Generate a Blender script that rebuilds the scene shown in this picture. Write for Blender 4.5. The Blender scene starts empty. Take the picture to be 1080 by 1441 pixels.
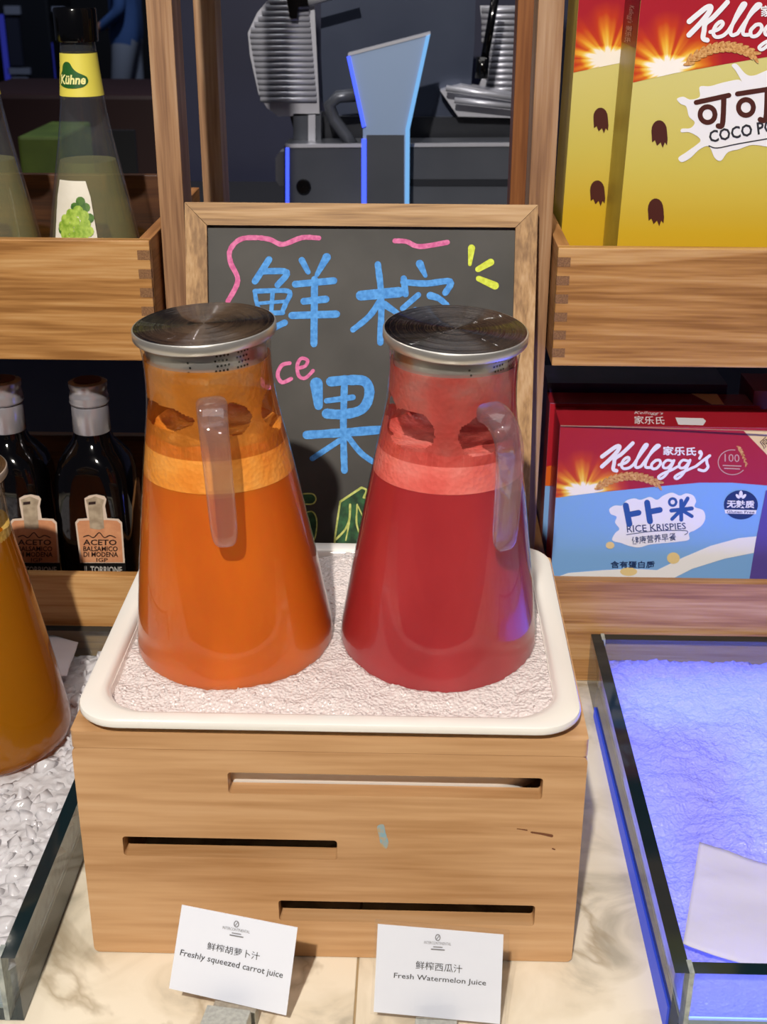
import bpy, bmesh, math, random
from mathutils import Vector, Matrix, noise
from mathutils.geometry import tessellate_polygon

random.seed(7)
scene = bpy.context.scene
COL = scene.collection
R = math.radians

# ------------------------------------------------------------------ camera
FPX, PITCH, YAW, ROLL, CAMZ = 1789.03, 0.4147, 0.0264, 0.0029, 0.636
_fw = Vector((-math.sin(YAW) * math.cos(PITCH), math.cos(YAW) * math.cos(PITCH), -math.sin(PITCH)))
_rt0 = Vector((math.cos(YAW), math.sin(YAW), 0))
_up0 = _rt0.cross(_fw)
_rt = _rt0 * math.cos(ROLL) + _up0 * math.sin(ROLL)
_up = _up0 * math.cos(ROLL) - _rt0 * math.sin(ROLL)
CAMP = Vector((0, 0, CAMZ))
cd = bpy.data.cameras.new('camera')
cam = bpy.data.objects.new('camera', cd)
COL.objects.link(cam)
m3 = Matrix((_rt, _up, -_fw)).transposed()
cam.matrix_world = Matrix.Translation(CAMP) @ m3.to_4x4()
cd.sensor_fit = 'HORIZONTAL'
cd.sensor_width = 36
cd.lens = 36 * FPX / 1080
cd.clip_start = 0.02
cd.clip_end = 60
cd.dof.use_dof = True
cd.dof.focus_distance = 0.95
cd.dof.aperture_fstop = 22
scene.camera = cam

# ------------------------------------------------------------------ world, lights, exposure
w = bpy.data.worlds.new('world')
scene.world = w
w.use_nodes = True
w.node_tree.nodes['Background'].inputs[0].default_value = (0.55, 0.62, 0.9, 1)
w.node_tree.nodes['Background'].inputs[1].default_value = 0.04
vs = scene.view_settings
vs.view_transform = 'Standard'
vs.look = 'None'
vs.gamma = 1
vs.use_curve_mapping = False
vs.exposure = 0.0


def spot(name, loc, target, watts, col, radius, angle, blend=0.5):
    l = bpy.data.lights.new(name, 'SPOT')
    l.energy = watts
    l.color = col
    l.shadow_soft_size = radius
    l.spot_size = R(angle)
    l.spot_blend = blend
    o = bpy.data.objects.new(name, l)
    COL.objects.link(o)
    o.location = loc
    o.rotation_euler = (Vector(target) - Vector(loc)).to_track_quat('-Z', 'Y').to_euler()
    return o


def area(name, loc, target, watts, col, sx, sy):
    l = bpy.data.lights.new(name, 'AREA')
    l.shape = 'RECTANGLE'
    l.size = sx
    l.size_y = sy
    l.energy = watts
    l.color = col
    o = bpy.data.objects.new(name, l)
    COL.objects.link(o)
    o.location = loc
    o.rotation_euler = (Vector(target) - Vector(loc)).to_track_quat('-Z', 'Y').to_euler()
    return o


KEYDIR = Vector((-0.024, -0.225, 0.201))
spot('ceiling_spot_key', Vector((-0.09, 0.79, 0.418)) + KEYDIR * 8.5, (0.0, 0.95, 0.2), 345, (1.0, 0.925, 0.83), 0.03, 50, 0.6)
spot('ceiling_spot_a', (1.3, 0.2, 2.3), (0.1, 0.9, 0.2), 5, (1.0, 0.9, 0.78), 0.03, 60)
spot('ceiling_spot_b', (-1.2, 0.6, 2.3), (-0.1, 0.9, 0.2), 5, (1.0, 0.88, 0.74), 0.03, 60)
spot('ceiling_spot_c', (0.45, 2.3, 2.5), (0.1, 0.9, 0.2), 14, (0.95, 0.96, 1.0), 0.02, 60)
spot('ceiling_spot_d', (-0.75, 2.1, 2.5), (-0.05, 0.9, 0.2), 14, (1.0, 0.95, 0.88), 0.02, 60)
spot('ceiling_spot_e', (1.5, 1.7, 2.4), (0.0, 0.9, 0.2), 9, (1.0, 0.95, 0.88), 0.03, 60)
spot('ceiling_spot_f', (-1.7, 1.5, 2.4), (0.0, 0.9, 0.2), 9, (1.0, 0.95, 0.88), 0.03, 60)
area('overhead_fill', (0.0, 1.15, 2.7), (0.0, 1.1, 0.0), 24, (1.0, 0.97, 0.94), 2.4, 1.4)  # unseen soft fill added above for the ambient light on upward faces
area('kitchen_fill', (0.3, 2.6, 1.9), (0.1, 1.8, 0.4), 34, (0.62, 0.7, 1.0), 1.2, 0.15)  # unseen area lamp, turned up to brighten the slicer and chute
spot('far_fill_spot', (-1.6, 8.6, 2.4), (-2.6, 10.3, 0.0), 110, (0.8, 0.88, 1.0), 0.1, 90)  # unseen spot added to lighten the person and the far room


# ------------------------------------------------------------------ pixel helpers (photograph frame 1080 x 1441)
def ray(x, y):
    return _fw + _rt * ((x - 540) / FPX) - _up * ((y - 720.5) / FPX)


def atY(x, y, Y):
    d = ray(x, y)
    return CAMP + d * ((Y - CAMP.y) / d.y)


def atZ(x, y, Z):
    d = ray(x, y)
    return CAMP + d * ((Z - CAMP.z) / d.z)


class Face:
    """a flat face of a real thing: o a point on it, n its outward normal"""
    def __init__(s, o, n, u=(1, 0, 0)):
        s.o, s.n = Vector(o), Vector(n).normalized()
        u = Vector(u)
        s.u = (u - s.n * u.dot(s.n)).normalized()
        s.v = s.n.cross(s.u)

    def px(s, x, y):
        d = ray(x, y)
        t = (s.o - CAMP).dot(s.n) / d.dot(s.n)
        p = CAMP + d * t - s.o
        return (p.dot(s.u), p.dot(s.v))

    def pt(s, uv, lift=0.0):
        return s.o + s.u * uv[0] + s.v * uv[1] + s.n * lift


# ------------------------------------------------------------------ object helpers
W = {}


def thing(name, label, cat, loc=(0, 0, 0), group=None, rot=None):
    o = bpy.data.objects.new(name, None)
    COL.objects.link(o)
    o.empty_display_size = 0.02
    M = Matrix.Translation(Vector(loc))
    if rot is not None:
        M = M @ rot.to_4x4()
    o.matrix_world = M
    W[o] = M
    tag(o, label, cat, group)
    return o


def tag(o, label=None, cat=None, group=None, kind=None):
    if label:
        o['label'] = label
    if cat:
        o['category'] = cat
    if group:
        o['group'] = group
    if kind:
        o['kind'] = kind
    return o


class MB:
    def __init__(s):
        s.v, s.f, s.mi = [], [], []

    def add(s, vs_, fs, mi=0):
        b = len(s.v)
        s.v += [Vector(p) for p in vs_]
        s.f += [tuple(b + i for i in q) for q in fs]
        s.mi += [mi] * len(fs)
        return s

    def box(s, a, b, mi=0, bev=0.0):
        (x0, y0, z0), (x1, y1, z1) = a, b
        x0, x1 = min(x0, x1), max(x0, x1)
        y0, y1 = min(y0, y1), max(y0, y1)
        z0, z1 = min(z0, z1), max(z0, z1)
        vs_ = [(x0, y0, z0), (x1, y0, z0), (x1, y1, z0), (x0, y1, z0), (x0, y0, z1), (x1, y0, z1), (x1, y1, z1), (x0, y1, z1)]
        fs = [(0, 3, 2, 1), (4, 5, 6, 7), (0, 1, 5, 4), (1, 2, 6, 5), (2, 3, 7, 6), (3, 0, 4, 7)]
        if bev > 0:
            bm = bmesh.new()
            bv = [bm.verts.new(p) for p in vs_]
            for q in fs:
                bm.faces.new([bv[i] for i in q])
            bmesh.ops.bevel(bm, geom=bm.edges[:], offset=bev, segments=2, profile=0.6, affect='EDGES')
            bm.verts.index_update()
            s.add([v.co.copy() for v in bm.verts], [[v.index for v in f.verts] for f in bm.faces], mi)
            bm.free()
        else:
            s.add(vs_, fs, mi)
        return s

    def lathe(s, prof, n=48, mi=0, capb=False, capt=False):
        """prof: list of (r, z)"""
        vs_ = []
        for r, z in prof:
            for k in range(n):
                a = 2 * math.pi * k / n
                vs_.append((r * math.cos(a), r * math.sin(a), z))
        fs = []
        for i in range(len(prof) - 1):
            for k in range(n):
                k2 = (k + 1) % n
                fs.append((i * n + k, i * n + k2, (i + 1) * n + k2, (i + 1) * n + k))
        if capb:
            fs.append(tuple(range(n - 1, -1, -1)))
        if capt:
            b = (len(prof) - 1) * n
            fs.append(tuple(b + k for k in range(n)))
        return s.add(vs_, fs, mi)

    def loft(s, rings, closed=True, capa=True, capb=True, mi=0):
        n = len(rings[0])
        vs_ = [p for r in rings for p in r]
        fs = []
        m = n if closed else n - 1
        for i in range(len(rings) - 1):
            for k in range(m):
                k2 = (k + 1) % n
                fs.append((i * n + k, i * n + k2, (i + 1) * n + k2, (i + 1) * n + k))
        if capa:
            fs.append(tuple(range(n - 1, -1, -1)))
        if capb:
            b = (len(rings) - 1) * n
            fs.append(tuple(b + k for k in range(n)))
        return s.add(vs_, fs, mi)

    def tube(s, path, r, n=10, mi=0):
        path = [Vector(p) for p in path]
        rings = []
        for i, p in enumerate(path):
            t = (path[min(i + 1, len(path) - 1)] - path[max(i - 1, 0)]).normalized()
            a = t.orthogonal().normalized() if i == 0 else (a - t * a.dot(t)).normalized()
            b = t.cross(a)
            rr = r[i] if isinstance(r, (list, tuple)) else r
            rings.append([p + (a * math.cos(2 * math.pi * k / n) + b * math.sin(2 * math.pi * k / n)) * rr for k in range(n)])
        return s.loft(rings, mi=mi)

    def prism(s, loops, face, depth, lift=0.0, mi=0):
        """loops: outer then holes in (u, v) of face; front at lift, back depth behind"""
        flat = [p for l in loops for p in l]
        tris = tessellate_polygon([[Vector((p[0], p[1], 0)) for p in l] for l in loops])
        n = len(flat)
        fr = [face.pt(p, lift) for p in flat]
        if depth <= 0:
            return s.add(fr, orient(tris, flat), mi)
        bk = [face.pt(p, lift - depth) for p in flat]
        fs = orient(tris, flat)
        fs2 = [tuple(n + i for i in reversed(t)) for t in fs]
        sides = []
        b = 0
        for l in loops:
            m = len(l)
            for k in range(m):
                i, j = b + k, b + (k + 1) % m
                sides.append((i, n + i, n + j, j))
            b += m
        return s.add(fr + bk, fs + fs2 + sides, mi)

    def build(s, name, mats, parent=None, smooth=False, loc=None, kind=None, fix=False):
        Mw = W[parent] if parent is not None else (Matrix.Translation(Vector(loc)) if loc is not None else Matrix.Identity(4))
        Mi = Mw.inverted()
        me = bpy.data.meshes.new(name)
        me.from_pydata([Mi @ p for p in s.v], [], s.f)
        for m_ in (mats if isinstance(mats, (list, tuple)) else [mats]):
            me.materials.append(m_)
        for p, i in zip(me.polygons, s.mi):
            p.material_index = i
        if fix:
            bm = bmesh.new()
            bm.from_mesh(me)
            bmesh.ops.remove_doubles(bm, verts=bm.verts, dist=1e-6)
            bmesh.ops.recalc_face_normals(bm, faces=bm.faces)
            bm.to_mesh(me)
            bm.free()
        if smooth:
            for p in me.polygons:
                p.use_smooth = True
            if smooth is not True:
                try:
                    me.set_sharp_from_angle(angle=R(smooth))
                except Exception:
                    pass
        me.update()
        o = bpy.data.objects.new(name, me)
        COL.objects.link(o)
        if parent is not None:
            o.parent = parent
            W[o] = W[parent]
        else:
            o.matrix_world = Mw
            W[o] = Mw
        if kind:
            o['kind'] = kind
        return o


def orient(tris, flat):
    out = []
    for t in tris:
        a, b, c = (flat[i] for i in t)
        ar = (b[0] - a[0]) * (c[1] - a[1]) - (c[0] - a[0]) * (b[1] - a[1])
        out.append(tuple(t) if ar > 0 else tuple(reversed(t)))
    return out


def rrect(x0, x1, y0, y1, r, n=8):
    pts = []
    for cx, cy, a0 in ((x1 - r, y1 - r, 0), (x0 + r, y1 - r, 90), (x0 + r, y0 + r, 180), (x1 - r, y0 + r, 270)):
        for k in range(n + 1):
            a = R(a0 + 90 * k / n)
            pts.append((cx + r * math.cos(a), cy + r * math.sin(a)))
    return pts


def smooth_loop(pts, sub=5, closed=True):
    n = len(pts)
    out = []
    rng = range(n) if closed else range(n - 1)
    for i in rng:
        def P(k):
            return Vector(pts[k % n] if closed else pts[max(0, min(n - 1, k))]).to_2d()
        p0, p1, p2, p3 = P(i - 1), P(i), P(i + 1), P(i + 2)
        for k in range(sub):
            t = k / sub
            q = 0.5 * ((2 * p1) + (p2 - p0) * t + (2 * p0 - 5 * p1 + 4 * p2 - p3) * t * t + (3 * p1 - p0 - 3 * p2 + p3) * t ** 3)
            out.append((q.x, q.y))
    if not closed:
        out.append(tuple(pts[-1]))
    return out


# ---- flat print on a face, given in photograph pixels of that face
def decal(name, polys, face, mat_, parent, lift=0.0003, smooth=False):
    mb = MB()
    for k, poly in enumerate(polys):
        pp = smooth_loop(poly) if smooth else poly
        uv = [face.px(*p) for p in pp]
        mb.prism([uv], face, 0, lift + 1.5e-6 * (k % 90))
    return mb.build(name, mat_, parent)


def disc(cx, cy, rx, ry=None, n=24, rot=0):
    ry = ry or rx
    c, s_ = math.cos(R(rot)), math.sin(R(rot))
    o = []
    for k in range(n):
        a = 2 * math.pi * k / n
        x, y = rx * math.cos(a), ry * math.sin(a)
        o.append((cx + x * c - y * s_, cy + x * s_ + y * c))
    return o


def stroke_polys(pts, wd, smooth=True, jitter=0.0):
    """a brush stroke of width wd (number or (start, end)) -> list of polygons in pixels"""
    p = smooth_loop(pts, 5, False) if (smooth and len(pts) > 2) else [tuple(q) for q in pts]
    n = len(p)
    w0, w1 = wd if isinstance(wd, (tuple, list)) else (wd, wd)
    L, Rr = [], []
    for i in range(n):
        a, b = Vector(p[max(0, i - 1)]), Vector(p[min(n - 1, i + 1)])
        t = (b - a).normalized()
        nn = Vector((-t.y, t.x))
        ww = (w0 + (w1 - w0) * i / max(1, n - 1)) / 2
        if jitter:
            ww *= 1 + random.uniform(-jitter, jitter)
        c = Vector(p[i])
        L.append(tuple(c + nn * ww))
        Rr.append(tuple(c - nn * ww))
    polys = []
    for i in range(n - 1):
        polys.append([L[i], L[i + 1], Rr[i + 1], Rr[i]])
    polys.append(disc(p[0][0], p[0][1], w0 / 2, n=12))
    polys.append(disc(p[-1][0], p[-1][1], w1 / 2, n=12))
    if smooth:
        for q in p[1:-1]:
            polys.append(disc(q[0], q[1], (w0 + w1) / 4 * 0.97, n=8))
    return polys


def strokes(name, lst, face, mat_, parent, lift=0.0004, jitter=0.0):
    polys = []
    for pts, wd in lst:
        polys += stroke_polys(pts, wd, True, jitter)
    return decal(name, polys, face, mat_, parent, lift)


_tc = {}


def text_mesh(s_, weight=0.0, shear=0.0):
    key = (s_, weight, shear)
    if key in _tc:
        return _tc[key]
    cu = bpy.data.curves.new('t', 'FONT')
    cu.body = s_
    cu.size = 1
    cu.offset = weight
    cu.shear = shear
    cu.resolution_u = 2
    o = bpy.data.objects.new('t', cu)
    COL.objects.link(o)
    dg = bpy.context.evaluated_depsgraph_get()
    me = bpy.data.meshes.new_from_object(o.evaluated_get(dg))
    vs_ = [(v.co.x, v.co.y) for v in me.vertices]
    fs = [tuple(p.vertices) for p in me.polygons]
    bpy.data.objects.remove(o)
    bpy.data.curves.remove(cu)
    bpy.data.meshes.remove(me)
    x0 = min(v[0] for v in vs_)
    x1 = max(v[0] for v in vs_)
    y0 = min(v[1] for v in vs_)
    y1 = max(v[1] for v in vs_)
    vs_ = [((x - x0) / (x1 - x0), (y - y0) / (y1 - y0)) for x, y in vs_]
    _tc[key] = (vs_, fs)
    return _tc[key]


def text(name, s_, quad, face, mat_, parent, lift=0.0005, weight=0.0, shear=0.0, bend=0.0):
    """quad: TL, TR, BR, BL of the ink in pixels"""
    vs_, fs = text_mesh(s_, weight, shear)
    TL, TR, BR, BL = (Vector(q) for q in quad)
    mb = MB()
    out = []
    for x, y in vs_:
        p = (BL * (1 - x) + BR * x) * (1 - y) + (TL * (1 - x) + TR * x) * y
        p = p - Vector((0, bend * 4 * x * (1 - x)))
        out.append(face.pt(face.px(p.x, p.y), lift))
    mb.add(out, fs)
    return mb.build(name, mat_, parent)


# ------------------------------------------------------------------ materials
def new_mat(name):
    m = bpy.data.materials.new(name)
    m.use_nodes = True
    nt = m.node_tree
    return m, nt, nt.nodes['Principled BSDF'], nt.nodes['Material Output']


def srgb(h):
    h = h.lstrip('#')
    c = [int(h[i:i + 2], 16) / 255 for i in (0, 2, 4)]
    return tuple(x / 12.92 if x <= 0.04045 else ((x + 0.055) / 1.055) ** 2.4 for x in c) + (1,)


def plain(name, col, rough=0.5, metal=0.0, emit=None, estr=0, coat=0, spec=0.5):
    m, nt, p, out = new_mat(name)
    p.inputs['Base Color'].default_value = srgb(col) if isinstance(col, str) else col
    p.inputs['Roughness'].default_value = rough
    p.inputs['Metallic'].default_value = metal
    p.inputs['Specular IOR Level'].default_value = spec
    if coat:
        p.inputs['Coat Weight'].default_value = coat
        p.inputs['Coat Roughness'].default_value = 0.05
    if emit:
        p.inputs['Emission Color'].default_value = srgb(emit) if isinstance(emit, str) else emit
        p.inputs['Emission Strength'].default_value = estr
    return m


def mottled(name, c1, c2, scale=40, rough=0.6, bump=0.0, stretch=(1, 1, 1), lo=0.35, hi=0.65, detail=4, metal=0.0, spec=0.5):
    m, nt, p, out = new_mat(name)
    N, L = nt.nodes, nt.links
    tc = N.new('ShaderNodeTexCoord')
    mp = N.new('ShaderNodeMapping')
    mp.inputs['Scale'].default_value = stretch
    no = N.new('ShaderNodeTexNoise')
    no.inputs['Scale'].default_value = scale
    no.inputs['Detail'].default_value = detail
    cr = N.new('ShaderNodeValToRGB')
    cr.color_ramp.elements[0].position = lo
    cr.color_ramp.elements[0].color = srgb(c1)
    cr.color_ramp.elements[1].position = hi
    cr.color_ramp.elements[1].color = srgb(c2)
    L.new(tc.outputs['Object'], mp.inputs['Vector'])
    L.new(mp.outputs[0], no.inputs['Vector'])
    L.new(no.outputs['Fac'], cr.inputs[0])
    L.new(cr.outputs[0], p.inputs['Base Color'])
    p.inputs['Roughness'].default_value = rough
    p.inputs['Metallic'].default_value = metal
    p.inputs['Specular IOR Level'].default_value = spec
    if bump:
        b = N.new('ShaderNodeBump')
        b.inputs['Strength'].default_value = bump
        b.inputs['Distance'].default_value = 0.002
        L.new(no.outputs['Fac'], b.inputs['Height'])
        L.new(b.outputs[0], p.inputs['Normal'])
    return m


def wood(name, dark, mid, light, axis='x', scale=1.0, rough=0.45, figure=1.0, fine=1.0, amp=0.12):
    """grain runs along axis"""
    m, nt, p, out = new_mat(name)
    N, L = nt.nodes, nt.links
    tc = N.new('ShaderNodeTexCoord')
    oi = N.new('ShaderNodeObjectInfo')
    ad = N.new('ShaderNodeVectorMath')
    ad.operation = 'ADD'
    mu = N.new('ShaderNodeMath')
    mu.operation = 'MULTIPLY'
    mu.inputs[1].default_value = 3.7
    L.new(oi.outputs['Random'], mu.inputs[0])
    L.new(tc.outputs['Object'], ad.inputs[0])
    L.new(mu.outputs[0], ad.inputs[1])

    def mapped(along, across):
        mp = N.new('ShaderNodeMapping')
        sc = {'x': (along, across, across), 'y': (across, along, across), 'z': (across, across, along)}[axis]
        mp.inputs['Scale'].default_value = sc
        L.new(ad.outputs[0], mp.inputs['Vector'])
        return mp
    # growth-ring figure
    mp1 = mapped(2.4 * scale, 40 * scale)
    n1 = N.new('ShaderNodeTexNoise')
    n1.inputs['Scale'].default_value = 1.0
    n1.inputs['Detail'].default_value = 3
    n1.inputs['Distortion'].default_value = 0.6
    L.new(mp1.outputs[0], n1.inputs['Vector'])
    mr = N.new('ShaderNodeMath')
    mr.operation = 'MULTIPLY'
    mr.inputs[1].default_value = 22 * figure
    L.new(n1.outputs['Fac'], mr.inputs[0])
    sn = N.new('ShaderNodeMath')
    sn.operation = 'SINE'
    L.new(mr.outputs[0], sn.inputs[0])
    # fine pores
    mp2 = mapped(16 * scale, 420 * scale * fine)
    n2 = N.new('ShaderNodeTexNoise')
    n2.inputs['Scale'].default_value = 1.0
    n2.inputs['Detail'].default_value = 3
    L.new(mp2.outputs[0], n2.inputs['Vector'])
    # broad tone
    mp3 = mapped(2.0 * scale, 14 * scale)
    n3 = N.new('ShaderNodeTexNoise')
    n3.inputs['Scale'].default_value = 1.0
    n3.inputs['Detail'].default_value = 2
    L.new(mp3.outputs[0], n3.inputs['Vector'])

    def madd(a, k, c=None):
        q = N.new('ShaderNodeMath')
        q.operation = 'MULTIPLY_ADD'
        L.new(a, q.inputs[0])
        q.inputs[1].default_value = k
        if c is None:
            q.inputs[2].default_value = 0
        else:
            L.new(c, q.inputs[2])
        return q.outputs[0]
    s0 = madd(sn.outputs[0], amp)
    s1 = madd(n2.outputs['Fac'], 0.55, s0)
    s2 = madd(n3.outputs['Fac'], 0.45, s1)
    cr = N.new('ShaderNodeValToRGB')
    e = cr.color_ramp.elements
    e[0].position = 0.28
    e[0].color = srgb(dark)
    e[1].position = 0.72
    e[1].color = srgb(light)
    k = e.new(0.48)
    k.color = srgb(mid)
    L.new(s2, cr.inputs[0])
    L.new(cr.outputs[0], p.inputs['Base Color'])
    p.inputs['Roughness'].default_value = rough
    b = N.new('ShaderNodeBump')
    b.inputs['Strength'].default_value = 0.25
    b.inputs['Distance'].default_value = 0.0006
    L.new(s1, b.inputs['Height'])
    L.new(b.outputs[0], p.inputs['Normal'])
    return m


def thin_glass(name, tint=(0.97, 0.98, 0.98, 1), ior=1.45, rough=0.01, body=0.0, bodycol=(0.8, 0.85, 0.85, 1), cap=0.45):
    m, nt, p, out = new_mat(name)
    N, L = nt.nodes, nt.links
    N.remove(p)
    tr = N.new('ShaderNodeBsdfTransparent')
    tr.inputs[0].default_value = tint
    gl = N.new('ShaderNodeBsdfGlossy')
    gl.inputs['Roughness'].default_value = rough
    fr = N.new('ShaderNodeFresnel')
    fr.inputs['IOR'].default_value = ior
    # fresnel of both sides of a thin wall: use the front-facing value
    mx = N.new('ShaderNodeMixShader')
    geo = N.new('ShaderNodeNewGeometry')
    io = N.new('ShaderNodeMath')
    io.operation = 'MULTIPLY_ADD'
    io.inputs[1].default_value = 1 / ior - ior
    io.inputs[2].default_value = ior
    L.new(geo.outputs['Backfacing'], io.inputs[0])
    L.new(io.outputs[0], fr.inputs['IOR'])
    # for back faces invert so that the same curve results
    inv = N.new('ShaderNodeMath')
    inv.operation = 'MINIMUM'
    inv.inputs[1].default_value = cap
    L.new(fr.outputs[0], inv.inputs[0])
    fr.inputs['IOR'].default_value = ior
    L.new(inv.outputs[0], mx.inputs[0])
    L.new(tr.outputs[0], mx.inputs[1])
    L.new(gl.outputs[0], mx.inputs[2])
    last = mx
    if body > 0:
        df = N.new('ShaderNodeBsdfDiffuse')
        df.inputs[0].default_value = bodycol
        m2 = N.new('ShaderNodeMixShader')
        m2.inputs[0].default_value = body
        L.new(mx.outputs[0], m2.inputs[1])
        L.new(df.outputs[0], m2.inputs[2])
        last = m2
    L.new(last.outputs[0], out.inputs['Surface'])
    return m


def solid_glass(name, col=(1, 1, 1, 1), rough=0.0, ior=1.45):
    m, nt, p, out = new_mat(name)
    p.inputs['Base Color'].default_value = col
    p.inputs['Roughness'].default_value = rough
    p.inputs['IOR'].default_value = ior
    p.inputs['Transmission Weight'].default_value = 1
    return m


def ice_mat(name, col, trans=0.45, scale=260, clear=0.12):
    m, nt, p, out = new_mat(name)
    N, L = nt.nodes, nt.links
    tc = N.new('ShaderNodeTexCoord')
    no = N.new('ShaderNodeTexVoronoi')
    no.inputs['Scale'].default_value = scale
    n2 = N.new('ShaderNodeTexNoise')
    n2.inputs['Scale'].default_value = scale * 0.5
    n2.inputs['Detail'].default_value = 4
    L.new(tc.outputs['Object'], no.inputs['Vector'])
    L.new(tc.outputs['Object'], n2.inputs['Vector'])
    ad = N.new('ShaderNodeMath')
    ad.operation = 'ADD'
    L.new(no.outputs['Distance'], ad.inputs[0])
    L.new(n2.outputs['Fac'], ad.inputs[1])
    b = N.new('ShaderNodeBump')
    b.inputs['Strength'].default_value = 0.55
    b.inputs['Distance'].default_value = 0.003
    L.new(ad.outputs[0], b.inputs['Height'])
    p.inputs['Base Color'].default_value = srgb(col)
    p.inputs['Roughness'].default_value = 0.18
    p.inputs['Specular IOR Level'].default_value = 0.6
    L.new(b.outputs[0], p.inputs['Normal'])
    t = N.new('ShaderNodeBsdfTranslucent')
    t.inputs[0].default_value = srgb(col)
    mx = N.new('ShaderNodeMixShader')
    mx.inputs[0].default_value = trans
    L.new(p.outputs[0], mx.inputs[1])
    L.new(t.outputs[0], mx.inputs[2])
    L.new(mx.outputs[0], out.inputs['Surface'])
    return m


def brushed(name, col, rough, spread):
    """steel; spread > 0: turned on a lathe, so fine concentric grooves tilt the surface radially"""
    m, nt, p, out = new_mat(name)
    p.inputs['Base Color'].default_value = srgb(col)
    p.inputs['Metallic'].default_value = 1
    p.inputs['Roughness'].default_value = rough
    if spread:
        N, L = nt.nodes, nt.links
        tc = N.new('ShaderNodeTexCoord')
        mul = N.new('ShaderNodeVectorMath')
        mul.operation = 'MULTIPLY'
        mul.inputs[1].default_value = (1, 1, 0)
        L.new(tc.outputs['Object'], mul.inputs[0])
        ln = N.new('ShaderNodeVectorMath')
        ln.operation = 'LENGTH'
        L.new(mul.outputs[0], ln.inputs[0])
        no = N.new('ShaderNodeTexNoise')
        no.noise_dimensions = '1D'
        no.inputs['Scale'].default_value = 5000
        no.inputs['Detail'].default_value = 1
        L.new(ln.outputs['Value'], no.inputs['W'])
        a = N.new('ShaderNodeMath')
        a.operation = 'MULTIPLY_ADD'
        a.inputs[1].default_value = spread
        a.inputs[2].default_value = -0.5 * spread
        L.new(no.outputs['Fac'], a.inputs[0])
        nr = N.new('ShaderNodeVectorMath')
        nr.operation = 'NORMALIZE'
        L.new(mul.outputs[0], nr.inputs[0])
        sc = N.new('ShaderNodeVectorMath')
        sc.operation = 'SCALE'
        L.new(nr.outputs[0], sc.inputs[0])
        L.new(a.outputs[0], sc.inputs['Scale'])
        vt = N.new('ShaderNodeVectorTransform')
        vt.vector_type = 'VECTOR'
        vt.convert_from = 'OBJECT'
        vt.convert_to = 'WORLD'
        L.new(sc.outputs[0], vt.inputs[0])
        ge = N.new('ShaderNodeNewGeometry')
        ad = N.new('ShaderNodeVectorMath')
        L.new(ge.outputs['Normal'], ad.inputs[0])
        L.new(vt.outputs[0], ad.inputs[1])
        nn = N.new('ShaderNodeVectorMath')
        nn.operation = 'NORMALIZE'
        L.new(ad.outputs[0], nn.inputs[0])
        L.new(nn.outputs[0], p.inputs['Normal'])
    return m


def marble():
    m, nt, p, out = new_mat('marble')
    N, L = nt.nodes, nt.links
    tc = N.new('ShaderNodeTexCoord')
    oi = N.new('ShaderNodeObjectInfo')
    ad = N.new('ShaderNodeVectorMath')
    ad.operation = 'ADD'
    L.new(tc.outputs['Object'], ad.inputs[0])
    L.new(oi.outputs['Random'], ad.inputs[1])
    n1 = N.new('ShaderNodeTexNoise')
    n1.inputs['Scale'].default_value = 16
    n1.inputs['Detail'].default_value = 5
    n1.inputs['Distortion'].default_value = 0.8
    L.new(ad.outputs[0], n1.inputs['Vector'])
    c1 = N.new('ShaderNodeValToRGB')
    e = c1.color_ramp.elements
    e[0].position, e[0].color = 0.32, srgb('#b0a896')
    e[1].position, e[1].color = 0.60, srgb('#e4dbc8')
    k = e.new(0.47)
    k.color = srgb('#d9cfba')
    L.new(n1.outputs['Fac'], c1.inputs[0])
    n2 = N.new('ShaderNodeTexNoise')
    n2.inputs['Scale'].default_value = 3.2
    n2.inputs['Detail'].default_value = 6
    n2.inputs['Distortion'].default_value = 1.2
    L.new(ad.outputs[0], n2.inputs['Vector'])
    c2 = N.new('ShaderNodeValToRGB')
    e = c2.color_ramp.elements
    e[0].position, e[0].color = 0.48, (0, 0, 0, 1)
    e[1].position, e[1].color = 0.515, (0, 0, 0, 1)
    k = e.new(0.5)
    k.color = (0.55, 0.55, 0.55, 1)
    L.new(n2.outputs['Fac'], c2.inputs[0])
    mx = N.new('ShaderNodeMix')
    mx.data_type = 'RGBA'
    L.new(c2.outputs[0], mx.inputs['Factor'])
    L.new(c1.outputs[0], mx.inputs['A'])
    mx.inputs['B'].default_value = srgb('#8d7a5c')
    L.new(mx.outputs['Result'], p.inputs['Base Color'])
    p.inputs['Roughness'].default_value = 0.18
    return m


M = {}
M['marble'] = marble()
M['oak_x'] = wood('oak_x', '#8f6130', '#b28149', '#caa06a', 'x', 1.0, 0.45)
M['oak_y'] = wood('oak_y', '#8a5a30', '#a87444', '#bd8a58', 'y', 1.0, 0.5)
M['oak_z'] = wood('oak_z', '#7f5c42', '#a07a58', '#b59474', 'z', 1.0, 0.5)
M['oak_end'] = mottled('oak_end', '#6e4c30', '#8e6844', 900, 0.75)
M['oak_dark'] = wood('oak_dark', '#5a3216', '#78451f', '#8e582c', 'z', 1.0, 0.5)
M['beech'] = wood('beech', '#a67a4e', '#c0966a', '#cfa981', 'x', 0.6, 0.4, 0.35, 0.7, 0.07)
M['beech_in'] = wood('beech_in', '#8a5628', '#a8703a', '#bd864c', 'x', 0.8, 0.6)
M['board_frame_x'] = wood('board_frame_x', '#86643f', '#ad8759', '#c2a076', 'x', 1.2, 0.55)
M['board_frame_z'] = wood('board_frame_z', '#86643f', '#ad8759', '#c2a076', 'z', 1.2, 0.55)
M['melamine'] = plain('melamine', '#e6e3dd', 0.12, coat=0.3)
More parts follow.
